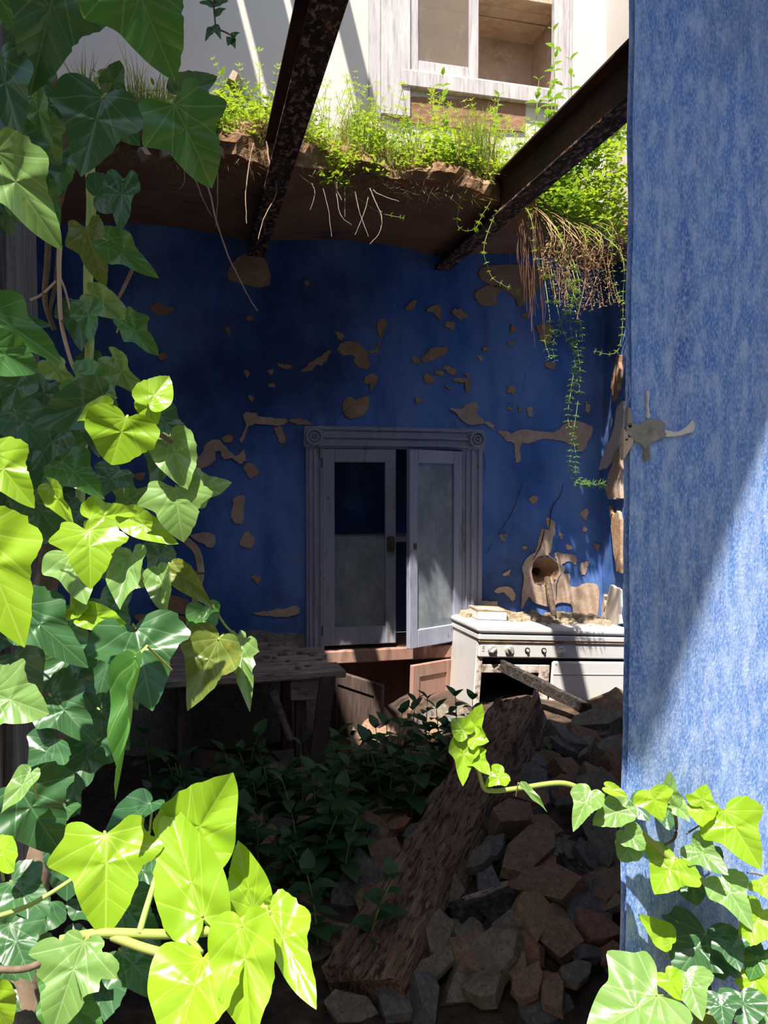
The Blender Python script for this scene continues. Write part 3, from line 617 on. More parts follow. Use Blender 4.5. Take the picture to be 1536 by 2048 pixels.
# ---------------- stove
sp = hitY(957, 1280, 3.235)
SM = Matrix.Translation(sp) @ Matrix.Rotation(R(4.2), 4, 'Y') @ Matrix.Rotation(R(2.0), 4, 'Z')
stv = thing('gas_stove', 'white enamel gas stove tilted in the rubble with a gaping black oven', 'stove', (sp.x+.4, sp.y+.2, 0))
def sb(lo, hi, name, mat='enamel', par=None, b=.004): return xf(MB().bbox(lo, hi, b), SM).build(name, mat, par or stv)
W_, DP = .79, .335; HB = -.70
sb((0, .012, HB), (.014, DP, .0), 'side_panel'); sb((W_-.014, .012, HB), (W_, DP, .0), 'side_panel'); sb((.014, DP-.012, HB), (W_-.014, DP, 0), 'back_panel')
sb((.002, -.006, -.078), (W_, .03, -.004), 'control_panel', b=.006)
sb((-.002, -.012, -.006), (W_+.002, .0, .002), 'rust_seam', 'ruststrip', b=.001)
sb((-.006, -.016, .002), (W_+.004, DP, .030), 'hob_frame', b=.006)
hob = sb((-.012, -.020, .034), (W_+.008, DP+.004, .064), 'hob_lid', b=.011)
sb((.0, .0, .029), (W_, DP-.01, .035), 'lid_gasket', 'black', b=.001)
# oven front
sb((.010, .008, -.17), (.022, .016, -.078), 'oven_frame', 'rustframe', b=.002)
for lo, hi in (((.006, .004, HB), (.030, .02, -.078)), ((.318, .004, HB), (.372, .02, -.112)), ((.030, .004, -.150), (.318, .02, -.112)), ((.030, .004, -.46), (.318, .02, -.42))): sb(lo, hi, 'oven_frame', 'rustframe', b=.003)
mb = MB()
for lo, hi in (((.026, DP-.06, -.44), (.33, DP-.05, -.14)), ((.026, .02, -.44), (.030, DP-.05, -.14)), ((.318, .02, -.44), (.322, DP-.05, -.14)), ((.026, .02, -.145), (.33, DP-.05, -.14)), ((.026, .02, -.44), (.33, DP-.05, -.435))): mb.box(lo, hi)
xf(mb, SM).build('oven_cavity', 'black', stv)
sb((.030, .03, -.112), (W_-.02, .05, -.078), 'recess_strip', 'black', b=.001)
sb((.03, .006, HB+.02), (.318, .018, -.465), 'lower_drawer', b=.004)
bd = sb((.378, -.008, HB+.02), (W_-.006, .012, -.092), 'bottle_door', b=.008)
sb((.384, -.0105, -.153), (W_-.012, -.007, -.149), 'door_groove', 'enamelgrey', bd, b=.001)
sb((.392, -.010, -.108), (.398, -.007, -.098), 'door_screw', 'knob', bd, b=.001)
def onfront(x, z): return SM @ Matrix.Translation((x, -.006, z)) @ Matrix.Rotation(math.pi/2, 4, 'X')
kz = -.042
for i, (kx, kind) in enumerate([(.068, 0), (.152, 1), (.243, 2), (.327, 2), (.415, 0)]):
    if kind == 2:
        k = MB().lathe([(.013, 0), (.013, .003), (.008, .003), (.008, .0005)], onfront(kx, kz), 18).build('knob_socket', 'black', stv)
        MB().lathe([(.007, 0), (.007, .010)], onfront(kx, kz), 12).build('valve_stub', 'enamelgrey', k)
    else:
        k = MB().lathe([(.022, 0), (.022, .006), (.018, .009), (.017, .010)], onfront(kx, kz), 24).build('knob', 'enamel' if i == 4 else 'knob', stv)
        g = Matrix.Translation((kx, -.016, kz)) @ Matrix.Rotation({0: R(50), 1: R(-40), 4: R(90)}[i], 4, 'Y')
        xf(MB().bbox((-.006, -.014, -.016), (.006, .002, .016), .003), SM @ g).build('knob_grip', 'enamel' if i == 4 else 'knob', k)
    xf(MB().box((kx-.002, -.0072, kz+.030), (kx+.002, -.006, kz+.034)), SM).build('knob_mark', 'black', stv)
xf(MB().box((.018, -.0072, kz-.006), (.030, -.006, kz-.003)).box((.020, -.0072, kz+.004), (.028, -.006, kz+.018)), SM).build('printed_mark', 'knob', stv)
# plaster crumbs lying on the hob, one by one
def stone_mesh(seed, flat=.3, nseg=7, mat='stone0', sharp=False):
    r2 = random.Random(seed); mb = MB(); n = nseg; top = []; bot = []
    an = sorted([2*math.pi*(i+r2.uniform(-.35, .35))/n for i in range(n)])
    for a in an:
        rr = .5*(r2.uniform(.62, 1.12) if sharp else r2.uniform(.72, 1.08)); x, y = rr*math.cos(a), rr*math.sin(a)*(.68 if sharp else .8)
        k_ = r2.uniform(.90, 1.0) if sharp else r2.uniform(.80, .98); top.append(Vector((x*k_, y*k_, flat*.5*r2.uniform(.7 if sharp else .5, 1.1)))); bot.append(Vector((x, y, -flat*.5*r2.uniform(.6, 1.0))))
    mb.v = top+bot+[Vector((r2.uniform(-.1, .1), r2.uniform(-.1, .1), flat*.5*r2.uniform(.9, 1.3))), Vector((0, 0, -flat*.5))]
    for i in range(n):
        j = (i+1) % n; mb.f += [(i, j, n+j, n+i), (j, i, 2*n), (n+i, n+j, 2*n+1)]
    return mb.mesh('stone_mesh', mat)
CRUMB = [stone_mesh(100+i, .45, 6, 'dirt') for i in range(5)]
def put(name, me, mat4, label, cat, group):
    o = bpy.data.objects.new(name, me); COL.objects.link(o); o.matrix_world = mat4; return tag(o, label, cat, group)
for i in range(170):
    x = rnd.uniform(.03, W_-.03); back = rnd.random()**.5; y = .04 + (DP-.07)*back
    if x < .22 and y < .2: y = rnd.uniform(.24, .31)
    s = rnd.uniform(.02, .062)*(0.6+.8*back)
    put('plaster_crumb', CRUMB[i % 5], SM @ Matrix.Translation((x, y, .062+s*.2)) @ Matrix.Rotation(rnd.uniform(0, 6.3), 4, 'Z') @ Matrix.Rotation(rnd.uniform(-.3, .3), 4, 'X') @ Matrix.Diagonal((s, s, s, 1)), 'cream plaster crumb lying on the hob of the white stove', 'rubble', 'plaster crumbs on the stove')
# enamel tray lying among the crumbs
tr = thing('enamel_tray', 'small rusty-rimmed white enamel tray on the stove hob', 'tray', SM @ Vector((.11, .23, .064)))
TM = SM @ Matrix.Translation((.06, .17, .066)) @ Matrix.Rotation(R(-4), 4, 'Z')
for lo, hi, nm in (((0, 0, 0), (.15, .004, .045), 'side_wall'), ((0, .12, 0), (.15, .124, .045), 'side_wall'), ((0, 0, 0), (.004, .124, .045), 'side_wall'), ((.146, 0, 0), (.15, .124, .045), 'side_wall'), ((0, 0, 0), (.15, .124, .004), 'tray_floor')):
    xf(MB().bbox(lo, hi, .001), TM).build(nm, 'enamel', tr)
xf(MB().tube([(0, 0, .046), (.15, 0, .046), (.15, .124, .046), (0, .124, .046), (0, 0, .046)], .004, 6), TM).build('rim', 'ruststrip', tr)
# old pipe sticking out of the hole down to the hob
q = [hitY(1094, 1155, D-.0), hitY(1100, 1190, D-.05), hitY(1108, 1240, D-.09)]
q[2].z = (SM @ Vector((0.27, .28, .064))).z
tag(MB().tube(q, [.016, .017, .015], 9).build('broken_pipe', 'bark', loc=q[2]), 'brown broken pipe leaning from the hole in the blue wall', 'pipe')

# ================================================================== RUBBLE
def heap(x, y):
    h = .20 + .20*sstep(.45, 1.15, x)*sstep(1.3, 2.3, y) - .12*sstep(1.8, 1.1, y) + .05*nz(x*2.2, y*2.2, 1) + .025*nz(x*7, y*7, 5)
    return h
def onheap(px, py):
    d = ray(px, py); t = .8
    while t < 6:
        p = CAM + d*t
        if p.z < heap(p.x, p.y): return p
        t += .01
    return CAM + d*3
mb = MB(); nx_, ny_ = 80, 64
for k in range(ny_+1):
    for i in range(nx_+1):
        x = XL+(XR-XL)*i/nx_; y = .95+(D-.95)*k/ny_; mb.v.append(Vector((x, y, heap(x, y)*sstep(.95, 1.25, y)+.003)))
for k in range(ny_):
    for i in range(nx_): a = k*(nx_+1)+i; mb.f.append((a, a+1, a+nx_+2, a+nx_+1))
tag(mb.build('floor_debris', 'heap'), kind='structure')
STONE = {}
for mi in range(5): STONE[mi] = [stone_mesh(10*mi+i, .13 if i % 3 else .26, 5+i % 3, 'stone%d' % mi, True) for i in range(6)]
tp0 = hitY(1043, 1420, 2.78); tp1 = onheap(735, 2010); tp1.z += .03
def zone(p):
    if p.y > 2.62: return 'before the stove' if p.x > .95 else 'beneath the cupboard and table'
    ax_ = tp0.xy-tp1.xy; sd = ax_.x*(p.y-tp1.y)-ax_.y*(p.x-tp1.x)
    if sd > 0: return 'among the weeds beside the timber'
    if p.y < 1.75: return 'at the foot of the blue jamb'
    return 'between the timber and the blue jamb'
KINDS = ['brown broken stone slab', 'olive grey flat stone', 'ochre stone slab', 'reddish clay tile shard', 'charcoal grey stone chunk']
def stone(px, py, wpx, mi, rot, tilt, var=None, lift=0, label=None):
    p = onheap(px, py); s = wpx*pxsize(p); v = rnd.randrange(6) if var is None else var
    ax = Vector((math.cos(rot+1.57), math.sin(rot+1.57), 0))
    tocam = Matrix.Rotation(tilt*.75, 4, _r) @ Matrix.Rotation(rnd.uniform(-.5, .5), 4, Vector((_f.x, _f.y, 0)).normalized())
    m = Matrix.Translation(p + Vector((0, 0, lift + s*.04))) @ tocam @ Matrix.Rotation(rot, 4, 'Z') @ Matrix.Diagonal((s, s*rnd.uniform(.75, 1.1), s*rnd.uniform(.9, 2.0), 1))
    return put('rubble_stone', STONE[mi][v], m, label or ('%s %s lying %s' % ('large' if s > .13 else ('small' if s < .075 else 'hand-sized'), KINDS[mi], zone(p))), 'stone', 'loose stones of the rubble heap')
E6 = crop(600, 1480, 2.327)
KEY = [(990,465,200,0,.3,.5),(1130,510,140,0,2,.4),(900,600,150,4,1,.4),(1060,620,280,0,.6,.5),(1190,810,270,0,-.5,.7),(1090,930,270,2,.9,.6),(1410,880,150,2,.2,.5),(1370,985,190,3,-.4,.6),
       (1210,1040,200,0,-.8,.7),(900,1130,330,1,.2,.7),(640,1060,220,1,1.2,.5),(620,1180,210,1,.4,.6),(1430,490,120,0,1.4,.7),(1060,1255,210,0,.5,.7),(1290,1200,170,1,.3,.5),(1080,360,160,0,.2,.4),(1390,800,150,4,.5,.5),
       (340,380,160,3,.2,.8),(400,440,120,2,.5,.8),(245,240,80,3,.5,.5),(1420,90,150,0,.3,.3),(1300,60,160,4,.8,.3),(1230,110,120,4,1.8,.3),(840,660,150,1,.7,.4),(760,1080,150,1,1.7,.4),(1340,1120,150,4,.2,.4),(470,480,90,3,.4,.5),(200,350,100,3,.3,.5),(1010,1180,140,2,1.2,.5),(700,990,140,4,.3,.4),(1190,930,130,0,1.9,.5),(1430,640,110,1,.9,.6),(860,1270,200,1,.2,.6),(1180,1290,180,0,1,.6),(1450,1100,120,3,.4,.4)]
for (a, b, wq, mi, ro_, ti) in KEY:
    p = E6((a, b)); stone(p[0], p[1], wq/2.327*1.4, mi, ro_, ti, lift=.055)
for i in range(165):
    if i < 70: px, py = rnd.uniform(700, 1300), rnd.uniform(1500, 2060)
    elif i < 110: px, py = rnd.uniform(1010, 1300), rnd.uniform(1450, 1640)
    elif i < 135: px, py = rnd.uniform(740, 1010), rnd.uniform(1450, 1580)
    else: px, py = rnd.uniform(420, 760), rnd.uniform(1530, 1900)
    stone(px, py, rnd.uniform(60, 185), rnd.choice([0, 0, 1, 1, 2, 3, 4, 4]), rnd.uniform(0, 6.3), rnd.uniform(.0, 1.2), lift=rnd.uniform(.0, .04))
# two larger blocks
for px, py, s_, mt, lb, cat in [(755, 1560, 100, 'stone1', 'grey-green squared stone block beneath the open cupboard', 'stone'), (1098, 1540, 56, 'lichen', 'round stone with orange lichen behind the timber', 'stone')]:
    p = onheap(px, py); s = s_*pxsize(p); bm = bmesh.new(); bmesh.ops.create_icosphere(bm, subdivisions=3, radius=.5)
    for v in bm.verts:
        c = v.co.normalized(); e = 4 if mt == 'stone1' else 2.4
        k = (abs(c.x)**e+abs(c.y)**e+abs(c.z)**e)**(-1/e); v.co = c*k*.5*(1+.10*nz(c.x*2, c.y*2, c.z*2+3)+.04*nz(c.x*7, c.y*7, c.z*7))
        v.co.z *= .75
    me = bpy.data.meshes.new('stone_block'); bm.to_mesh(me); bm.free(); me.materials.append(M[mt])
    put('stone_block', me, Matrix.Translation(p+Vector((0, 0, s*.28))) @ Matrix.Rotation(.5, 4, 'Z') @ Matrix.Rotation(.12, 4, 'X') @ Matrix.Diagonal((s, s, s, 1)), lb, cat, None)

def rough_beam(name, p0, p1, wd, th, mat, label, cat, seed, rag=.05, twist=0, seg=46, gro=1.0, taper=1.0, group=None):
    """hewn timber: local Y runs along it, grooved and ragged"""
    L_ = (p1-p0).length; y = (p1-p0).normalized(); x = y.cross(Z_).normalized(); z = x.cross(y)
    x2 = x*math.cos(twist)+z*math.sin(twist); z2 = x2.cross(y)
    m = Matrix(((x2.x, y.x, z2.x, p0.x), (x2.y, y.y, z2.y, p0.y), (x2.z, y.z, z2.z, p0.z), (0, 0, 0, 1)))
    mb = MB(); per = []
    nw, nt_ = 16, 6
    for i in range(nw): per.append((-.5+i/nw, .5))
    for i in range(nt_): per.append((.5, .5-i/nt_))
    for i in range(nw): per.append((.5-i/nw, -.5))
    for i in range(nt_): per.append((-.5, -.5+i/nt_))
    n = len(per)
    for k in range(seg+1):
        t = k/seg; sc = 1+(taper-1)*t
        for (a, b) in per:
            yy = L_*t
            if k in (0, seg): yy += rag*nz(a*6, b*6, seed+k)*1.6
            gx_ = gro*(.010*nz(a*wd*60, yy*2.2, seed) + .008*nz(a*wd*150, yy*9, seed+2)); er = gro*(.016*nz(a*4, yy*9, seed+7) + .012*min(0, nz(a*6, yy*16, seed+9))*2)
            mb.v.append(Vector((a*wd*sc + (gx_*.7 if abs(a) > .49 else 0) + .01*gro*nz(yy*4, seed, b), yy, b*th*sc + (gx_+er if abs(b) > .49 else 0))))
    for k in range(seg):
        for j in range(n): j2 = (j+1) % n; mb.f.append((k*n+j, k*n+j2, (k+1)*n+j2, (k+1)*n+j))
    mb.f.append(tuple(range(n))[::-1]); mb.f.append(tuple(seg*n+j for j in range(n)))
    o = bpy.data.objects.new(name, mb.mesh(name, mat)); COL.objects.link(o); o.matrix_world = m
    return tag(o, label, cat, group)
tp0 = hitY(1043, 1420, 2.78); tp1 = onheap(735, 2010); tp1.z += .03
rough_beam('rotten_timber', tp1, tp0, .215, .13, 'timber', 'thick rotten squared timber slanting across the rubble to the oven', 'timber', 3, rag=.06, twist=.28, seg=90, taper=.88)
# plank across the stove front
a = SM @ Vector((.105, -.035, -.105)); b = hitY(1262, 1462, 2.72)
rough_beam('fallen_plank', a, b, .030, .045, 'char', 'dark burnt plank lying aslant across the stove front', 'plank', 8, .02, 0, 40, .35)
for (c0, c1, wd, th, lb, sd) in [((775,822),(1235,640),.035,.03,'thin brown stick on the rubble beside the timber',1),((690,875),(1215,715),.10,.05,'charred black board lying beside the rotten timber',2),((940,640),(1270,515),.07,.03,'grey splintered board beside the thin brown stick',4),((860,905),(1060,870),.06,.04,'frayed grey wood stump end beside the charred board',6),((1240,620),(1330,800),.075,.05,'dark wooden wedge standing in the rubble',9),((1080,70),(1400,-30),.03,.025,'brown lath on the rubble before the stove door',11)]:
    p, q = E6(c0), E6(c1); P0, P1 = onheap(*p), onheap(*q); P0.z += .035; P1.z += .035
    rough_beam('broken_board', P0, P1, wd, th, 'shelfwood' if sd in (1, 11) else 'char', lb, 'wood', sd, .03, .3, 30, .4)
# flat chips along the table top
CHIP = [stone_mesh(300+i, .22, 6, 'shelfwood' if i % 2 else 'stone0') for i in range(4)]
for i in range(34):
    x = rnd.uniform(tx0+.1, tx1-.06); y = rnd.uniform(2.99, 3.5); s = rnd.uniform(.025, .085)*(.6+.8*(y-2.95))
    put('plaster_chip', CHIP[i % 4], Matrix.Translation((x, y, tz+s*.1)) @ Matrix.Rotation(rnd.uniform(0, 6), 4, 'Z') @ Matrix.Rotation(rnd.uniform(-.25, .25), 4, 'X') @ Matrix.Diagonal((s, s*.8, s, 1)), 'flat brown chip lying on the plank table', 'rubble', 'chips on the plank table')
# ================================================================== PLANTS
# ---------------- ivy leaf meshes
IVY = {
 'three': [(0,0),(.10,-.09),(.24,-.12),(.38,-.05),(.46,.08),(.50,.27),(.38,.36),(.29,.46),(.24,.60),(.16,.78),(.07,.92)],
 'heart': [(0,0),(.10,-.11),(.26,-.14),(.42,-.05),(.50,.14),(.49,.32),(.42,.50),(.30,.68),(.16,.86),(.06,.95)],
 'five':  [(0,0),(.08,-.06),(.20,-.17),(.33,-.16),(.36,-.02),(.41,.07),(.50,.24),(.39,.33),(.29,.42),(.26,.56),(.19,.74),(.09,.90)],
 'round': [(0,0),(.12,-.14),(.28,-.17),(.44,-.05),(.50,.18),(.47,.42),(.38,.54),(.30,.66),(.22,.82),(.12,.93)],
 'lance': [(0,0),(.14,-.04),(.30,.0),(.44,.10),(.50,.26),(.44,.42),(.32,.60),(.19,.78),(.08,.92)],
 'bitten': [(0,0),(.10,-.09),(.22,-.05),(.24,.06),(.34,.04),(.46,.12),(.50,.27),(.34,.32),(.36,.44),(.22,.52),(.24,.62),(.14,.80),(.06,.93)],
}
def ivy_mesh(kind, seed):
    r2 = random.Random(seed); half = IVY[kind]
    right = smoothpoly([Vector(p) for p in half]+[Vector((0, 1))], 3, closed=False)
    left = [Vector((-p[0]*r2.uniform(.94, 1.04), p[1]+r2.uniform(-.01, .01))) for p in reversed(right[1:-1])]
    out = right + left; n = len(out); c = Vector((0, .30))
    fold, curl, wav, ph, tw = r2.uniform(.10, .42), r2.uniform(-.30, .18), r2.uniform(.02, .06), r2.uniform(0, 6), r2.uniform(-.15, .15)
    def zf(x, y):
        rr = math.hypot(x, y-.3); a = math.atan2(x, y-.3)
        return fold*(abs(x)**1.3)*.9 + curl*(max(0, y)-.2)**2 + wav*rr*2*math.sin(5*a+ph) + tw*x*y - .10*fold
    mb = MB(); rings = [0.04, .25, .46, .66, .84, 1.0]
    mb.v.append(Vector((c.x, c.y, zf(c.x, c.y))))
    for t in rings:
        for p in out: q = c + (p-c)*t; mb.v.append(Vector((q.x, q.y, zf(q.x, q.y))))
    for j in range(n): mb.f.append((0, 1+j, 1+(j+1) % n))
    for i in range(len(rings)-1):
        for j in range(n): j2 = (j+1) % n; mb.f.append((1+i*n+j, 1+(i+1)*n+j, 1+(i+1)*n+j2, 1+i*n+j2))
    return mb
IVYMESH = {}
def get_ivy(kind, seed, mat):
    k = (kind, seed, mat)
    if k not in IVYMESH:
        me = ivy_mesh(kind, seed).mesh('ivy_leaf', mat, smooth=True); IVYMESH[k] = me
    return IVYMESH[k]
def ivy_leaf(root, B_, T_, wm, kind, mat, facing=None, roll=0.0, pet=True):
    y = (T_-B_); L_ = y.length; y.normalize()
    n = (CAM-B_).normalized()*.8 - SUND*.45 if facing is None else facing
    n = (n - y*n.dot(y)).normalized(); n = (Matrix.Rotation(roll, 3, y) @ n).normalized()
    x = y.cross(n)
    o = bpy.data.objects.new('leaf', get_ivy(kind, rnd.randrange(3), mat)); COL.objects.link(o); o.parent = root
    off = B_ - root.location
    o.matrix_basis = Matrix(((x.x*wm, y.x*L_, n.x*L_, off.x), (x.y*wm, y.y*L_, n.y*L_, off.y), (x.z*wm, y.z*L_, n.z*L_, off.z), (0, 0, 0, 1)))
    if pet:
        pl = L_*.5; e = B_ - y*pl*.10 - n*pl*.8 - Z_*.015
        mb = MB().tube([B_ + y*.03*L_ - n*.002, B_ - y*pl*.12 - n*pl*.25, e], [.0011, .0010, .0009], 5)
        p = mb.build('petiole', 'petiole', root)
    return o
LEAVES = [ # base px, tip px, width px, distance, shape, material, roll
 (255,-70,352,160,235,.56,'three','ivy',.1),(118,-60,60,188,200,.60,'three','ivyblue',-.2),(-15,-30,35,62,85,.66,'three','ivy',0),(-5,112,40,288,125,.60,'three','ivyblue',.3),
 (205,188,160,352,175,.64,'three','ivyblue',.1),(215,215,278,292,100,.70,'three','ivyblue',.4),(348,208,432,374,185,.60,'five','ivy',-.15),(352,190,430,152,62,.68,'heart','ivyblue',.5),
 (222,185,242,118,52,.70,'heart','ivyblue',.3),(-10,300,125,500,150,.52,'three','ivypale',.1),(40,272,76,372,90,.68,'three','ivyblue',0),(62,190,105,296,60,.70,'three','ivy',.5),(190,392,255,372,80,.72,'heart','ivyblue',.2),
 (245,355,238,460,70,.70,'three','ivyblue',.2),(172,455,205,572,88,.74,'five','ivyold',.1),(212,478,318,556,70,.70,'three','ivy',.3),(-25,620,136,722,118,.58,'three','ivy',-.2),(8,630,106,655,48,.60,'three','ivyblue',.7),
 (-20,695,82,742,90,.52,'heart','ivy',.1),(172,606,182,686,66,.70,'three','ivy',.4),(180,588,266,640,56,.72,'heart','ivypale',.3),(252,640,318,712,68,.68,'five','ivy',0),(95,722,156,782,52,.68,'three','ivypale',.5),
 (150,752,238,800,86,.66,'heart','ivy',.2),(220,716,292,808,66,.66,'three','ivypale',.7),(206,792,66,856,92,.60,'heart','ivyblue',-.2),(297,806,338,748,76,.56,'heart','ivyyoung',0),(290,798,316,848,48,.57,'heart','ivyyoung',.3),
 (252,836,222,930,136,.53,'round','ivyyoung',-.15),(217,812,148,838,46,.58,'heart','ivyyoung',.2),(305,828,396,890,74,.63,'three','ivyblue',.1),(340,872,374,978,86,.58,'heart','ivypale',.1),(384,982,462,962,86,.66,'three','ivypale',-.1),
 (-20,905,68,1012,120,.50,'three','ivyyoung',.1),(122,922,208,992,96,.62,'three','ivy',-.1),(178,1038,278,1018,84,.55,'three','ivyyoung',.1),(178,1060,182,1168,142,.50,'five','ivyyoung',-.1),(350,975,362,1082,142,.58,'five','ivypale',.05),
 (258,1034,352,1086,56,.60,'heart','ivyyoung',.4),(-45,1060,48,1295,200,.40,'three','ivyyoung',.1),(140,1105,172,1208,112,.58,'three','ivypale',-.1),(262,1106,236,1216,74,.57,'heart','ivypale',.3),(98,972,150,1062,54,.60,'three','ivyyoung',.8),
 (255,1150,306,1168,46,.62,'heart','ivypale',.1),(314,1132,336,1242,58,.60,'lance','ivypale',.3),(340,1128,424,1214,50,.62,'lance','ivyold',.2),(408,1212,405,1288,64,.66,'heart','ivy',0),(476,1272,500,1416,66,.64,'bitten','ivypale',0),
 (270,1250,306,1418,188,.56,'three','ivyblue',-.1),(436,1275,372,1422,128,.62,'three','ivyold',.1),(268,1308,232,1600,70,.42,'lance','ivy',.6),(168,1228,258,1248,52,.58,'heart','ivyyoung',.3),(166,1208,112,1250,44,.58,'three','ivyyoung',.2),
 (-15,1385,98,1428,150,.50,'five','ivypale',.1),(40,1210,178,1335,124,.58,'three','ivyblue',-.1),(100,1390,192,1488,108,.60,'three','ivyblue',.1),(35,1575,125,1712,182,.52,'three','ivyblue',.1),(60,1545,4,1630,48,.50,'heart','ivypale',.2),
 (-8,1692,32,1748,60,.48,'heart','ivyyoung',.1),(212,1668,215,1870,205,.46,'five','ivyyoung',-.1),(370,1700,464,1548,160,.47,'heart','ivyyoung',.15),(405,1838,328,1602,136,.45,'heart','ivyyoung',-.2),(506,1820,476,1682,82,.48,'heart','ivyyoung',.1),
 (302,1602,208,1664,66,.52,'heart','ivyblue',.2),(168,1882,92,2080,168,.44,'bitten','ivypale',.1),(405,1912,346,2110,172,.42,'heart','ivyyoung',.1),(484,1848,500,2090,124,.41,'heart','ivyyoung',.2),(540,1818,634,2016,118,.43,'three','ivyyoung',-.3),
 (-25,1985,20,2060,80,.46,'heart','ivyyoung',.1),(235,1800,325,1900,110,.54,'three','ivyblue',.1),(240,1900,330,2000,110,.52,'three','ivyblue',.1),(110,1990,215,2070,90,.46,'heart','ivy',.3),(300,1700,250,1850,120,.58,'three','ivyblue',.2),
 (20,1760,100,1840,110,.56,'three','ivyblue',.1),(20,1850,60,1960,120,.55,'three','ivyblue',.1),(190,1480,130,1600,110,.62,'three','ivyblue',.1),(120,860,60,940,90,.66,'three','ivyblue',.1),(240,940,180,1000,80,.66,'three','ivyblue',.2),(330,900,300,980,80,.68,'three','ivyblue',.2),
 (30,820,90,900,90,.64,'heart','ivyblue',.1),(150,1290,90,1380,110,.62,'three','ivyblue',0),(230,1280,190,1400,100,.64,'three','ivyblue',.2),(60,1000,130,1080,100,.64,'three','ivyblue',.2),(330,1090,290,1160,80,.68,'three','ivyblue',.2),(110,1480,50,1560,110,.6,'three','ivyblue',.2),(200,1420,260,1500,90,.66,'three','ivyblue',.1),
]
ivyL = thing('ivy', 'dense climbing ivy with glossy leaves covering the left door post', 'ivy', at(20, 2040, .9)*1.0)
ivyL.location.z = 0.0
for (bx, by, tx, ty, wpx, dist, kind, mat, roll) in LEAVES:
    B_ = at(bx, by, dist*1.25); dt = rnd.uniform(-.03, .015); T_ = at(tx, ty, dist*1.25+dt)
    ivy_leaf(ivyL, B_, T_, wpx*pxsize(B_)*1.06, kind, mat, roll=roll+rnd.uniform(-.12, .12))
# leaves deeper in the mass, in shade behind the front ones
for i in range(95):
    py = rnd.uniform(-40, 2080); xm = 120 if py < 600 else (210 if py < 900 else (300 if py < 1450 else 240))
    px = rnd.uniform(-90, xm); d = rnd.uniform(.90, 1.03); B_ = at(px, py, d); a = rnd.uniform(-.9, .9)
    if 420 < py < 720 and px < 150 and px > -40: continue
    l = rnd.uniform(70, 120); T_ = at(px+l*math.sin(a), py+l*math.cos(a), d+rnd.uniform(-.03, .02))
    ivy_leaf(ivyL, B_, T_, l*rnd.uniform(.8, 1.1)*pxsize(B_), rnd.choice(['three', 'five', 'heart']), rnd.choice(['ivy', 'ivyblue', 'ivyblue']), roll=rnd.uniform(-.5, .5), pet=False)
def vine(root, pts, r0, r1, mat, name='stem', sub=6, jit=0, sides=7):
    """pts: (px, py, distance)"""
    q = smoothpoly([at(*p) for p in pts], sub, jit, closed=False); n = len(q)
    return MB().tube(q, [r0+(r1-r0)*i/(n-1) for i in range(n)], sides).build(name, mat, root, smooth=True)
vine(ivyL, [(178,300,1.0),(182,420,1.0),(176,560,1.0),(178,730,1.0),(165,900,1.0),(150,1200,1.0)], .0055, .006, 'stem')
vine(ivyL, [(100,380,1.02),(95,520,1.02),(90,600,1.02),(108,660,1.02)], .004, .003, 'bark'); vine(ivyL, [(118,480,1.02),(112,560,1.02),(100,620,1.02),(105,655,1.02)], .003, .002, 'bark')
vine(ivyL, [(120,490,1.0),(118,540,1.0),(122,640,1.0),(138,710,1.0),(152,745,1.0)], .0028, .0022, 'root'); vine(ivyL, [(116,548,1.0),(130,580,1.0),(141,625,1.0)], .0016, .0012, 'root'); vine(ivyL, [(60,600,1.02),(85,588,1.02),(112,562,1.0)], .0016, .0014, 'root')
vine(ivyL, [(240,465,.95),(262,490,.95),(266,530,.95),(250,570,.95),(234,602,.95)], .0032, .0016, 'bark'); vine(ivyL, [(365,1075,.9),(392,1100,.9),(402,1140,.9),(398,1170,.9),(380,1240,.9),(365,1285,.9)], .0042, .0034, 'bark')
vine(ivyL, [(425,1210,.82),(450,1250,.82),(476,1274,.82)], .0014, .001, 'petiole'); vine(ivyL, [(305,860,.72),(325,872,.72),(345,885,.72)], .003, .002, 'bark'); vine(ivyL, [(210,210,.85),(260,205,.85),(310,204,.85)], .0026, .002, 'bark')
vine(ivyL, [(-40,640,1.05),(60,760,1.05),(110,1000,1.04),(80,1300,1.03),(110,1500,1.03),(60,1900,1.02),(60,2200,1.02)], .012, .018, 'bark', jit=.004); vine(ivyL, [(60,-40,1.02),(110,200,1.02),(130,330,1.02),(90,460,1.02)], .009, .007, 'bark', jit=.003)
vine(ivyL, [(-30,1840,.62),(60,1810,.62),(150,1755,.62)], .0018, .0014, 'stem'); vine(ivyL, [(-40,1935,.60),(60,1935,.60),(150,1880,.58)], .0022, .0022, 'bark')
vine(ivyL, [(120,1880,.58),(200,1866,.575),(330,1868,.57),(430,1860,.57),(500,1838,.57),(548,1800,.575)], .0028, .0034, 'petiole'); vine(ivyL, [(225,1872,.575),(290,1896,.565),(345,1908,.555),(402,1906,.55)], .0030, .0028, 'petiole')
vine(ivyL, [(365,1868,.57),(385,1885,.56),(402,1906,.55)], .0022, .002, 'petiole'); vine(ivyL, [(278,1868,.57),(295,1810,.575),(312,1755,.58)], .0022, .0018, 'stem')
B_ = at(540, 1818, .57); ivy_leaf(ivyL, B_, at(556, 1785, .56), .012, 'lance', 'ivyyoung', pet=False)
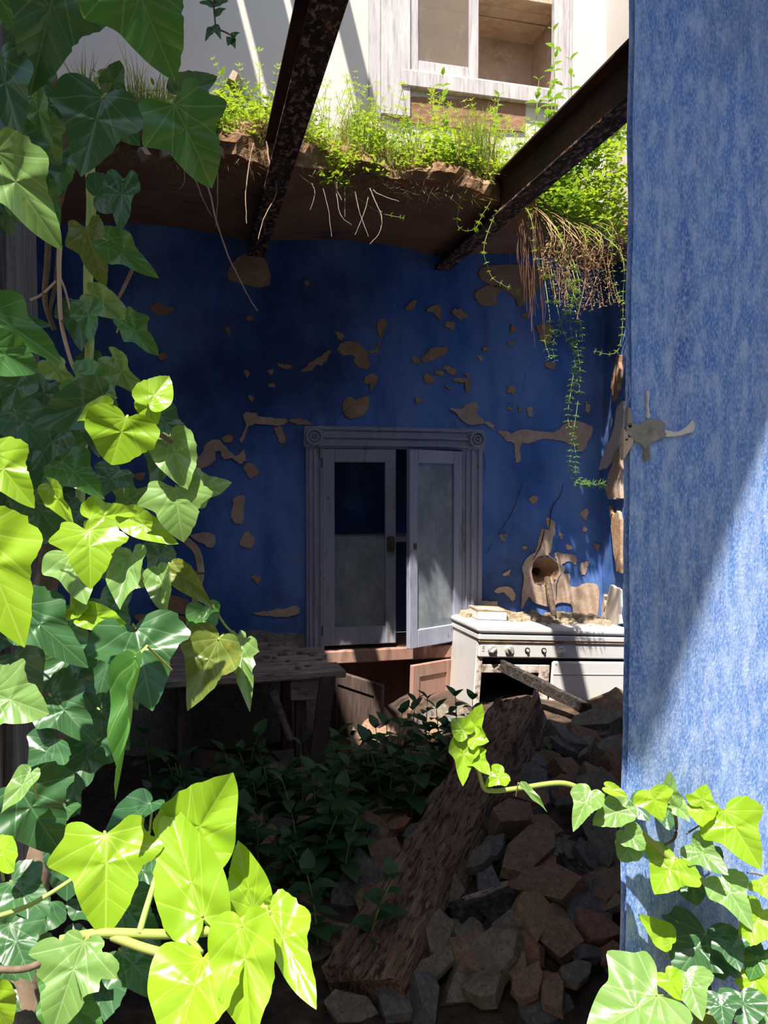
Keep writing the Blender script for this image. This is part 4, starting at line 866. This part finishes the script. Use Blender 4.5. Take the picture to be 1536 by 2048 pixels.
# thin dark twig with tiny leaves at the top
for pts in [[(425,-20),(428,20),(432,60)], [(420,55),(445,62),(465,72)], [(400,5),(428,10),(455,2)]]:
    vine(ivyL, [(a, b, 1.05) for a, b in pts], .0012, .0009, 'bark')
for (a, b, c, d_) in [(428,10,400,2),(428,10,458,0),(428,30,450,15),(430,50,442,80),(462,75,455,92),(462,75,480,65),(425,55,410,80),(462,75,470,95)]:
    ivy_leaf(ivyL, at(a, b, 1.05), at(c, d_, 1.04), .009, 'lance', 'ivyblue', pet=False)

# door post on the left, half buried in ivy
px0 = hitY(-60, 540, 1.06).x; px1 = hitY(59, 540, 1.06).x
mb = MB(); nseg = 60
for k in range(nseg+1):
    z = 2.75*k/nseg
    for (a, b) in ((0, 0), (.25, -.05), (.5, 0), (.55, .10), (.75, .0), (1, 0), (1, 1), (0, 1)):
        mb.v.append(Vector((px0+(px1-px0)*a + .003*nz(z*3, a*5), 1.02+.09*b + .004*nz(z*6, a*9, 2), z)))
for k in range(nseg):
    for j in range(8): j2 = (j+1) % 8; mb.f.append((k*8+j, k*8+j2, (k+1)*8+j2, (k+1)*8+j))
mb.f.append(tuple(range(8))[::-1]); mb.f.append(tuple(nseg*8+j for j in range(8)))
tag(mb.build('door_post', 'post', loc=(px0, 1.06, 0)), 'weathered grey wooden door post half buried in ivy', 'post')

# ---------------- ivy trailing over the blue jamb
RL = [(938,1470,963,1408,62,1.0,'three','ivyyoung'),(934,1468,903,1436,46,1.0,'heart','ivyyoung'),(942,1474,978,1482,48,1.0,'three','ivyyoung'),(928,1482,926,1572,58,1.0,'three','ivyyoung'),(945,1508,980,1548,48,1.0,'three','ivyyoung'),
 (1008,1546,968,1572,48,1.0,'three','ivyyoung'),(1042,1566,1098,1622,16,1.0,'lance','ivypale'),(1182,1582,1146,1658,64,1.0,'three','ivypale'),(1252,1612,1186,1648,62,1.0,'round','ivypale'),(1212,1574,1256,1592,24,1.0,'heart','ivyyoung'),
 (1300,1582,1326,1642,78,1.0,'three','ivyyoung'),(1338,1608,1340,1542,48,1.0,'three','ivypale'),(1345,1602,1378,1640,36,1.0,'lance','ivypale'),(1402,1612,1412,1568,60,1.0,'three','ivyyoung'),(1404,1612,1405,1652,56,1.0,'heart','ivyyoung'),
 (1450,1620,1520,1738,124,1.0,'three','ivyyoung'),(1352,1716,1308,1788,118,1.0,'three','ivyyoung'),(1384,1688,1456,1748,74,1.0,'three','ivypale'),(1442,1756,1506,1856,84,1.0,'three','ivypale'),(1525,1820,1488,1890,76,1.0,'round','ivyyoung'),
 (1345,1888,1276,1828,52,1.02,'lance','ivyyoung'),(1412,1866,1352,1958,160,1.03,'three','ivyblue'),(1412,1866,1450,1960,110,1.04,'heart','ivyblue'),(1316,1986,1168,2078,205,.80,'five','ivypale'),(1372,1945,1404,2038,92,.98,'three','ivypale'),
 (1330,1945,1360,1998,50,1.0,'heart','ivyyoung'),(1455,1880,1480,1940,70,1.0,'three','ivyblue'),(1480,1985,1500,2060,90,.96,'heart','ivyblue'),(1520,1900,1500,1960,80,1.0,'three','ivy'),(1440,1990,1450,2060,80,.96,'three','ivyblue'),(1420,2010,1400,2070,70,1.0,'heart','ivyold'),
 (1250,1660,1290,1700,50,1.0,'round','ivypale'),(1262,1690,1240,1722,55,1.0,'round','ivypale'),(1420,1700,1440,1740,40,1.02,'heart','ivyblue'),(1380,1760,1395,1812,60,1.05,'heart','ivyblue'),(1520,1760,1545,1800,60,1.0,'three','ivyyoung'),
 (1260,1600,1300,1640,70,1.06,'three','ivyblue'),(1330,1620,1340,1660,40,1.06,'heart','ivyblue'),(1500,1940,1535,2000,70,1.0,'heart','ivyyoung'),(1530,2000,1510,2060,80,.95,'three','ivy'),(1480,1860,1530,1910,60,1.02,'three','ivyblue'),(1400,1960,1380,2000,50,1.04,'heart','ivyblue')]
ivyR = thing('ivy', 'bright young ivy vine trailing across the sunlit blue jamb', 'ivy', (xj+.3, YF-.05, 0))
def rdist(px, py, k): d = ray(px, py).normalized(); return (YF-.055)/d.y*k if k >= .99 else (YF-.055)/d.y*k
for (bx, by, tx, ty, wpx, k, kind, mat) in RL:
    d = rdist(bx, by, k - .012 if k > 1 else k-.02+rnd.uniform(-.012, .01)); B_ = at(bx, by, d); T_ = at(tx, ty, d + rnd.uniform(-.03, .005))
    ivy_leaf(ivyR, B_, T_, wpx*pxsize(B_)*1.05, kind, mat, roll=rnd.uniform(-.25, .25))
def rv(pts, r0, r1, mat): return vine(ivyR, [(a, b, rdist(a, b, 1.0)) for a, b in pts], r0, r1, mat)
rv([(950,1500),(965,1570),(985,1582),(1040,1576),(1120,1566),(1165,1580),(1210,1606),(1260,1645),(1310,1690),(1360,1735),(1410,1765),(1465,1815),(1520,1858),(1580,1890)], .0028, .0065, 'petiole')
rv([(1372,1668),(1400,1650),(1432,1628)], .0016, .0012, 'bark'); rv([(1345,1610),(1352,1640),(1350,1675),(1330,1690)], .003, .002, 'bark'); rv([(1495,1745),(1520,1750),(1545,1760)], .0014, .0012, 'bark')
rv([(1316,1986),(1350,1998),(1400,2002),(1460,2010)], .0026, .003, 'petiole'); rv([(1540,1900),(1500,1960),(1470,2040),(1470,2100)], .004, .005, 'bark')

# ---------------- shaded weeds on the floor (each leaf a part)
def lance_mesh(mat, wd=.36, fold=.14, serr=0):
    mb = MB(); ys = [0, .12, .3, .5, .7, .87, 1.0]; ws = [.04, .30, .48, .50, .36, .18, 0]
    for y, q in zip(ys, ws):
        zc = -.30*(y-.1)**2
        mb.v += [Vector((-q*wd, y, zc+fold*q)), Vector((0, y, zc)), Vector((q*wd, y, zc+fold*q))]
    for i in range(6): a = 3*i; mb.f += [(a, a+1, a+4, a+3), (a+1, a+2, a+5, a+4)]
    return mb.mesh('weed_leaf', mat, smooth=True)
LW = {'weeddark': lance_mesh('weeddark', .62), 'weed': lance_mesh('weed', .5), 'weedmid': lance_mesh('weedmid', .5)}
def weed(loc, h, lean, nn, ls, mat, name, label, group, stemmat='stem', rs=.0028):
    root = thing(name, label, 'plant', loc, group); loc = Vector(loc)
    pts = [loc + Vector((lean[0]*t*t, lean[1]*t*t, h*t - .3*h*t*t*(abs(lean[0])+abs(lean[1])))) for t in [i/5 for i in range(6)]]
    MB().tube(pts, [rs, rs, rs*.9, rs*.8, rs*.7, rs*.5], 5).build('stem', stemmat, root)
    a0 = rnd.uniform(0, 6)
    for k in range(nn):
        t = .22 + .78*k/(nn-1) if nn > 1 else .6; i = min(4, int(t*5)); p = pts[i].lerp(pts[i+1], t*5-i)
        for q in range(2):
            a = a0 + k*1.57 + q*math.pi + rnd.uniform(-.3, .3); el = rnd.uniform(-.15, .5) if k < nn-1 else .9
            y = Vector((math.cos(a)*math.cos(el), math.sin(a)*math.cos(el), math.sin(el))); x = y.cross(Z_).normalized(); n = x.cross(y)
            s = ls*(1-.45*t)*rnd.uniform(.75, 1.2)
            o = bpy.data.objects.new('leaf', LW[mat]); COL.objects.link(o); o.parent = root; f = p-loc
            o.matrix_basis = Matrix(((x.x*s, y.x*s, n.x*s, f.x), (x.y*s, y.y*s, n.y*s, f.y), (x.z*s, y.z*s, n.z*s, f.z), (0, 0, 0, 1)))
    return root
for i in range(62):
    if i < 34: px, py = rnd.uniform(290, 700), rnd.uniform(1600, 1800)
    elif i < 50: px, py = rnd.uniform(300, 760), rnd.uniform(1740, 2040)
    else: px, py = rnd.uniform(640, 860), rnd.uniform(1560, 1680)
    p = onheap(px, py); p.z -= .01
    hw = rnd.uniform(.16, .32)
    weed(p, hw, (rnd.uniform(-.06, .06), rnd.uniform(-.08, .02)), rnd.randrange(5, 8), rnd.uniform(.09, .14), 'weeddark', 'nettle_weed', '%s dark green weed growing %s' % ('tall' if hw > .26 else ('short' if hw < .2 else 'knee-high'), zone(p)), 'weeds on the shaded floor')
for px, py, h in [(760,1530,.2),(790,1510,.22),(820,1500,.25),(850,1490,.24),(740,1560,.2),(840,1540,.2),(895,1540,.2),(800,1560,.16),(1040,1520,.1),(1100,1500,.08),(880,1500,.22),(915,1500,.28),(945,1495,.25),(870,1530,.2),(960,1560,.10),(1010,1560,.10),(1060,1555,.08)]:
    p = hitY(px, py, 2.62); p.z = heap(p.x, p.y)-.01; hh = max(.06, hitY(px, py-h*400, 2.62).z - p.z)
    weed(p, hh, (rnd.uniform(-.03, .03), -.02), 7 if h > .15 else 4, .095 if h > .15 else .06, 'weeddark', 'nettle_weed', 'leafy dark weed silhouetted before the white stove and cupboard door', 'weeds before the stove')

# ---------------- weeds on the broken floor edge
def clump(mb, p, n, rad, hgt, ls, up=.5, droop=0):
    for _ in range(n):
        a = rnd.uniform(0, 6.3); r = rad*math.sqrt(rnd.random()); b = p + Vector((r*math.cos(a), r*math.sin(a)*.7, hgt*rnd.random() - droop*r))
        a2 = rnd.uniform(0, 6.3); el = rnd.uniform(-.4, 1.0)*up
        y = Vector((math.cos(a2)*math.cos(el), math.sin(a2)*math.cos(el), math.sin(el))); x = y.cross(Vector((rnd.uniform(-.4, .4), rnd.uniform(-.4, .4), 1))).normalized(); s = ls*rnd.uniform(.6, 1.3); nn = x.cross(y)
        k = len(mb.v)
        mb.v += [b, b + y*s*.45 + x*s*.24 + nn*s*.05, b + y*s, b + y*s*.45 - x*s*.24 + nn*s*.05]; mb.f += [(k, k+1, k+2), (k, k+2, k+3)]
def whorl(mb, p, d, s, n=6):
    d = d.normalized(); a = d.cross(Vector((.3, .2, 1))).normalized(); b = d.cross(a); o = rnd.uniform(0, 6)
    for i in range(n):
        t = o+2*math.pi*i/n; y = (a*math.cos(t)+b*math.sin(t)+d*.35).normalized(); x = y.cross(d).normalized(); k = len(mb.v)
        mb.v += [p, p + y*s*.5 + x*s*.13, p + y*s, p + y*s*.5 - x*s*.13]; mb.f += [(k, k+1, k+2), (k, k+2, k+3)]
def goosegrass(pts, s, label, group, node=.03, mat='weed', r=.0014, name='goosegrass', tipgrow=True):
    q = smoothpoly([Vector(p) for p in pts], 5, .001, closed=False); root = thing(name, label, 'plant', q[0], group)
    MB().tube(q, [r*(1-.5*i/(len(q)-1)) for i in range(len(q))], 5).build('stem', 'stem', root)
    mb = MB(); acc = 0
    for i in range(1, len(q)):
        acc += (q[i]-q[i-1]).length
        if acc > node or i == len(q)-1: whorl(mb, q[i], q[i]-q[i-1], s*rnd.uniform(.7, 1.15)); acc = 0
    if mb.v: mb.build('whorled_leaves', mat, root)['kind'] = 'stuff'
    return root
# grass: nobody could count it
mb = MB(); mbd = MB()
for i in range(9500):
    x = rnd.uniform(-.35, XR-.14); dens = .35 + .65*(nz(x*4, 2, 8) > -.1)
    if rnd.random() > dens: continue
    t = rnd.random()**1.8*.5 - .06; b = banktop(x, t); b.z += rnd.uniform(-.03, .01); h = rnd.uniform(.05, .17)*max(.25, min(1.6, .75+1.9*nz(x*5, t*3, 1)+.8*nz(x*17, t*5, 4))); a = rnd.uniform(0, 6.3); l = h*rnd.uniform(.1, .6)
    w_ = rnd.uniform(.0014, .0030); sx = Vector((math.sin(a), -math.cos(a), 0))*w_; tp = Vector((math.cos(a)*l, math.sin(a)*l, h)); md = Vector((math.cos(a)*l*.3, math.sin(a)*l*.3, h*.6))
    tgt = mb if rnd.random() < .8 else mbd; k = len(tgt.v); tgt.v += [b-sx, b+sx, b+md+sx*.7, b+md-sx*.7, b+tp]; tgt.f += [(k, k+1, k+2, k+3), (k+3, k+2, k+4)]
tag(mb.build('grass', 'grass'), 'fine bright green grass growing along the broken floor edge', 'grass', kind='stuff')
for i in range(5200):
    x = rnd.uniform(-.5, XR-.14); b = banktop(x, 0) + Vector((0, rnd.uniform(-.06, .05), rnd.uniform(-.13, .03))); a = rnd.uniform(0, 6.3); l = rnd.uniform(.02, .07); h = rnd.uniform(-.05, .03)
    w_ = .0009; sx = Vector((math.sin(a), -math.cos(a), .3))*w_; tp = Vector((math.cos(a)*l, math.sin(a)*l, h)); k = len(mbd.v); mbd.v += [b-sx, b+sx, b+tp]; mbd.f.append((k, k+1, k+2))
tag(mbd.build('dry_grass', 'drygrass'), 'tangle of dry straw and root fibres matted on the broken floor edge', 'dry grass', kind='stuff')
# low leafy weeds
for i in range(85):
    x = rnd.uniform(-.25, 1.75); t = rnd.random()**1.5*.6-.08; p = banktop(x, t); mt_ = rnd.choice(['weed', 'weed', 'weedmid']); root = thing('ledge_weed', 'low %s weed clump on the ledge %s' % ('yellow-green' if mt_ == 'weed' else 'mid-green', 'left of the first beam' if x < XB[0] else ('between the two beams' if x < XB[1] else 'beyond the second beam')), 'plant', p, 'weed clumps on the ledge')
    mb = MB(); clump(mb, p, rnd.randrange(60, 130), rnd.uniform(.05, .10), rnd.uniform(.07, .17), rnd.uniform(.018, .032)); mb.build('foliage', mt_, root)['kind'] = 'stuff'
    MB().tube([p-Vector((0, 0, .01)), p+Vector((.005, 0, .08))], .0016, 5).build('stem', 'stem', root)
for i in range(170):
    x = rnd.uniform(.15, 1.75); p = banktop(x, rnd.random()*.5); a = rnd.uniform(-.12, .12); h = rnd.uniform(.14, .32)
    goosegrass([p, p+Vector((a*.3, rnd.uniform(-.02, .02), h*.5)), p+Vector((a, rnd.uniform(-.05, .03), h))], rnd.uniform(.016, .026), '%s upright goosegrass sprig %s' % ('tall' if h > .23 else 'short', 'left of the first beam' if x < XB[0] else ('between the two beams' if x < XB[1] else 'beyond the second beam')), 'goosegrass sprigs on the ledge')
# tall leafy plants before the upper cupboard and by the wall
for px, ptop, hpx, Yq in [(1068,158,190,3.3),(1112,60,260,3.35),(1098,110,200,3.3),(1085,190,130,3.25),(890,150,130,3.3),(985,190,90,3.3),(1145,120,190,3.4),(1170,200,120,3.4),(1225,150,100,3.4),(700,330,70,3.1)]:
    p = hitY(px, ptop+hpx, Yq); top = hitY(px, ptop, Yq); p.z = min(p.z, banktop(p.x, .5).z)
    weed(p, (top.z-p.z), (rnd.uniform(-.03, .03), 0), 9, .078, 'weedmid', 'pellitory_plant', 'tall leafy green plant standing before the upper cupboard frame', 'tall plants on the ledge', rs=.0024)
for px, py, hpx in [(500,180,130),(480,160,110),(455,110,110),(520,190,90),(450,190,80),(300,170,60),(560,180,60),(430,150,140),(540,230,60),(470,220,90),(590,150,60),(230,110,60),(215,90,80)]:
    p = hitY(px, py, 3.1); p.z = banktop(p.x, .35).z; weed(p, .14+hpx*.0009, (rnd.uniform(-.04, .04), 0), 7, .06, 'weedmid', 'pellitory_plant', 'broad-leaved green seedling on the ledge left of the steel beam', 'seedlings beside the left beam', rs=.002)
# bushy growth spilling over at the right
for px, py in [(1085,330),(1120,300),(1165,290),(1210,270),(1235,300),(1100,370),(1150,350),(1200,330),(1238,380),(1110,420),(1160,400),(1205,400),(1235,440),(1140,440),(1185,450),(1225,475),(1075,390)]:
    p = hitY(px, py, 3.08 + (py-270)*-.0004 + rnd.uniform(-.06, .06)); root = thing('pellitory_bush', 'leafy green bush spilling over the ledge by the blue jamb', 'bush', p, 'bushes spilling over the ledge')
    mb = MB(); clump(mb, p, 190, .11, .11, .036, .6, .15); mb.build('foliage', rnd.choice(['weed', 'weedmid', 'weedmid', 'weed']), root)['kind'] = 'stuff'
    bk = banktop(p.x, .35); mb = MB()
    for k in range(4): mb.tube([bk, (p+bk)/2+Vector((rnd.uniform(-.04, .04), 0, .03)), p+Vector((rnd.uniform(-.06, .06), rnd.uniform(-.04, .04), rnd.uniform(-.02, .1)))], .0018, 5)
    mb.build('stem', 'stem', root)
for px, py in [(655,305),(680,340),(665,365),(705,330),(745,345),(640,280),(820,330),(1000,350),(1040,390)]:
    xq = hitZ(px, py, ZS+.06).x; p = hitY(px, py, yedge(xq)-.015); root = thing('ledge_weed', 'yellow-green weed hanging over the broken lip between the beams', 'plant', p, 'weeds hanging over the lip')
    mb = MB(); clump(mb, p, 70, .055, .05, .024, .8, .3); mb.build('foliage', 'weed', root)['kind'] = 'stuff'
    MB().tube([p, p+Vector((0, .05, .04))], .0016, 5).build('stem', 'stem', root)
# trailing goosegrass
def lip(p): return Vector((min(p.x, XR-.05), yedge(p.x)+.05, ZS+.09))      # where a hanging stem is rooted
def hang(pxs, Yq, s, label, group='trailing stems hanging from the ledge', **k):
    q = [hitY(a, b, Yq) for a, b in pxs]; goosegrass([lip(q[0])]+q, s, label, group, **k)
ye = yedge(1.2)-.03
for pxs, s in [([(945,330),(925,390),(914,445),(930,462),(952,458)],.020),([(978,345),(986,390),(965,430),(952,458)],.018),([(1010,400),(985,440),(968,495),(974,530),(985,555),(1010,572),(1036,582)],.018),([(660,300),(690,360),(715,395),(760,425),(805,436)],.018),([(1060,430),(1068,490),(1075,530),(1095,560),(1120,580)],.016),([(1238,500),(1246,600),(1242,680),(1232,705),(1212,708),(1192,702)],.018),
               ([(640,290),(660,330),(680,350),(700,385)],.022),([(1170,470),(1155,540),(1140,620)],.026),([(1215,460),(1225,540),(1238,600)],.024),([(1190,470),(1205,540),(1225,570),(1245,605)],.022),([(1120,470),(1110,520),(1135,560),(1160,590)],.020)]:
    hang(pxs, ye, s, 'thin green goosegrass stem hanging below the ledge', mat='weed')
for pxs in [[(1150,560),(1140,640),(1150,720),(1142,780),(1136,840),(1150,900),(1152,950),(1175,968)], [(1135,590),(1120,650),(1105,690),(1110,720)], [(1120,640),(1150,700),(1160,740),(1138,800)], [(1158,560),(1152,660),(1160,760),(1146,870),(1140,930),(1150,965),(1205,968)], [(1100,640),(1090,680),(1100,715)], [(1150,600),(1165,680),(1150,740)]]:
    hang(pxs, ye+.08, .026, 'long feathery goosegrass trailer hanging in front of the blue wall', 'long trailers', mat='weedmid', node=.018)
# dried hanging plant with seed heads
for i in range(30):
    x0 = rnd.uniform(1095, 1225); y0 = rnd.uniform(440, 490); x1 = x0+rnd.uniform(-35, 45); y1 = rnd.uniform(540, 640)
    pts = [hitY(x0, y0, ye+rnd.uniform(-.05, .05)), hitY((x0+x1)/2+rnd.uniform(-15, 15), (y0+y1)/2, ye-.02), hitY(x1, y1, ye-.02)]
    q = smoothpoly([lip(pts[0])]+pts, 6, .002, closed=False); root = thing('dried_weed', 'dry brown seed-bearing stem hanging from the ledge by the jamb', 'plant', q[0], 'dried stems hanging from the ledge')
    MB().tube(q, .0009, 5).build('stem', 'straw', root); mb = MB()
    for p in q[9:]: clump(mb, p, 5, .022, .014, .0115, .8)
    mb.build('seed_heads', 'seed', root)['kind'] = 'stuff'
# brown fibrous root mass hanging at the right
for i in range(26):
    x0 = rnd.uniform(1030, 1075); x1 = x0+rnd.uniform(-20, 45); y1 = rnd.uniform(560, 700)
    q = smoothpoly([hitY(x0, 420, ye+.12), hitY((x0+x1)/2+rnd.uniform(-10, 10), 500, ye+.12), hitY(x1, y1, ye+.14)], 6, .003, closed=False)
    tag(MB().tube(q, [.0012*(1-.6*k/(len(q)-1)) for k in range(len(q))], 4).build('hanging_root', 'rootdark', loc=q[0]), 'matted brown fibrous root hanging beside the second beam', 'root', 'brown root fibres')
# pale roots
H2_ = crop(400, 0, 3.0)
for pts, r_ in [([(-40,960),(0,1035),(60,1160),(100,1340),(170,1536),(220,1640),(290,1780),(345,1866)],.0042),([(325,860),(300,960),(275,1150),(280,1340)],.0026),([(400,850),(420,1000),(455,1100),(450,1180),(380,1320),(350,1435)],.0030),([(740,1130),(770,1260),(790,1420)],.0014),([(1040,1140),(1070,1165),(1195,1210)],.0024),
                ([(1020,1130),(1060,1230),(1090,1300),(1080,1390),(1020,1465)],.0022),([(930,1150),(960,1280),(1010,1420)],.0018),([(1010,1180),(990,1260),(930,1410)],.0018),([(810,1080),(840,1280),(910,1350)],.0016),([(105,990),(105,1200),(95,1360)],.0020),([(670,1100),(690,1160),(660,1260)],.0014),([(870,1120),(870,1300)],.0012),([(830,1060),(820,1130),(850,1200)],.0024),([(-90,1010),(-30,1080),(20,1200),(70,1300)],.0024),([(-110,960),(-90,1080),(-130,1140)],.0014),([(-140,990),(-130,1020)],.002)]:
    px = [H2_(p) for p in pts]; g = hitZ(px[0][0], px[0][1], ZS+.03); Yr = yedge(g.x)-.03
    q = smoothpoly([hitY(a, b, Yr) for a, b in px], 5, .001, closed=False)
    tag(MB().tube(q, [r_*(1-.55*k/(len(q)-1)) for k in range(len(q))], 6).build('hanging_root', 'root', loc=q[0]), 'pale bare root dangling from the broken ceiling edge', 'root', 'pale roots of the ledge')
# root ball beside the left beam
p = hitY(520, 262, yedge(.45)-.02); root = thing('root_ball', 'dark hairy root ball on the ledge against the left beam', 'root', p); mb = MB()
for i in range(260):
    a = rnd.uniform(0, 6.3); e = rnd.uniform(-.8, 1.4); d = Vector((math.cos(a)*math.cos(e)*1.3, math.sin(a)*math.cos(e), math.sin(e)*.7))*rnd.uniform(.03, .06); d2 = d + Vector((rnd.uniform(-.03, .03), rnd.uniform(-.03, .03), rnd.uniform(-.03, .02)))
    s = Vector((rnd.uniform(-1, 1), 0, rnd.uniform(-1, 1)))*.0009; k = len(mb.v); mb.v += [p+d*.2-s, p+d*.2+s, p+d+s, p+d-s, p+d2]; mb.f += [(k, k+1, k+2, k+3), (k+3, k+2, k+4)]
mb.build('root_fibres', 'rootdark', root)['kind'] = 'stuff'
# stones on the ledge
PS = [stone_mesh(500+i, .6, 7, 'palestone') for i in range(4)]
for px, py, s_, Yq in [(755,262,.085,3.0),(735,300,.07,2.95),(845,345,.07,2.95),(470,165,.08,3.1),(330,300,.05,2.72),(440,295,.05,2.72),(560,282,.05,2.8),(900,330,.05,3.0),(285,300,.06,2.7),(960,395,.05,2.96),(800,330,.05,2.95)]:
    p = hitY(px, py, Yq); p.y = max(p.y, yedge(p.x)+.0)
    put('ledge_stone', PS[rnd.randrange(4)], Matrix.Translation(p) @ Matrix.Rotation(rnd.uniform(0, 6), 4, 'Z') @ Matrix.Rotation(rnd.uniform(-.6, .6), 4, 'X') @ Matrix.Diagonal((s_*1.3, s_, s_, 1)), 'pale sunlit stone bedded in the broken floor edge', 'stone', 'pale stones on the ledge')

# ---------------- added sun-blocking boards, out of view, shaped to shade doorway, floor and upper wall
def back(p, z): t = (z-p.z)/-SUND.z; return p - SUND*t
zc = CAMZ+1.80
P1 = back(hitY(1290, 1540, YF), zc); P2 = back(hitY(1536, 870, YF), zc); e = (P2-P1).normalized()
ov = thing('added_doorway_blocker', 'added unseen boards above the doorway, cut to cast the jamb shadow', 'sun blocker', P1); ov['kind'] = 'structure'
line = [Vector((x, y, zc)) for x, y in ((-1.3, -.02), (-.62, -.03), (-.40, -.035), (-.26, .02), (-.12, .15), (.02, .14))] + [P1, P2, P2+e*.45, P2+e*.45+Vector((.9, .3, 0))]
for a_, b_ in zip(line, line[1:]):                 # front edge fitted to the wanted shadow line, board by board
    MB().prism([a_, b_, Vector((b_.x, 1.70, zc)), Vector((a_.x, 1.70, zc))], (0, 0, .03)).build('blocker_strip', 'darkwood', ov)
def remnant(name, lab, rects, z, mat, th=.05):  # builds added boards, never in view, that only block sun and sky
    r_ = thing(name, lab, 'sun blocker', (rects[0][0], rects[0][2], z)); r_['kind'] = 'structure'
    for (x0, x1, y0, y1) in rects: MB().bbox((x0, y0, z), (x1, y1, z+th), .004).build('blocker_board', mat, r_)
remnant('added_floor_blocker', 'added unseen strip over the doorway side, blocking sun from the floor', [(XL+.42*i, XL+.42*i+.415, YF+.02, (1.86 if i < 4 else 1.66)+.05*nz(i*3.3, 2)) for i in range(8)], ZS+.14, 'darkwood', .1)
remnant('added_sun_blocker', 'added unseen boards over the left of the ruin, shading table and floor', [(XL-1.14+.19*i, XL-1.14+.19*i+.185, .9, 2.45+.1*nz(i*2.7, 1)) for i in range(10)], 4.5, 'darkwood')
remnant('added_sun_blocker', 'added unseen boards shaped to cast shadow patches on the upper wall', [(-1.15, -.02, 2.7, 3.58), (.02, .20, 2.95, 3.58), (.24, .40, 3.16, 3.58), (-.02, .34, 2.78, 2.86), (.44, .52, 2.9, 3.5)], 4.5, 'darkwood')
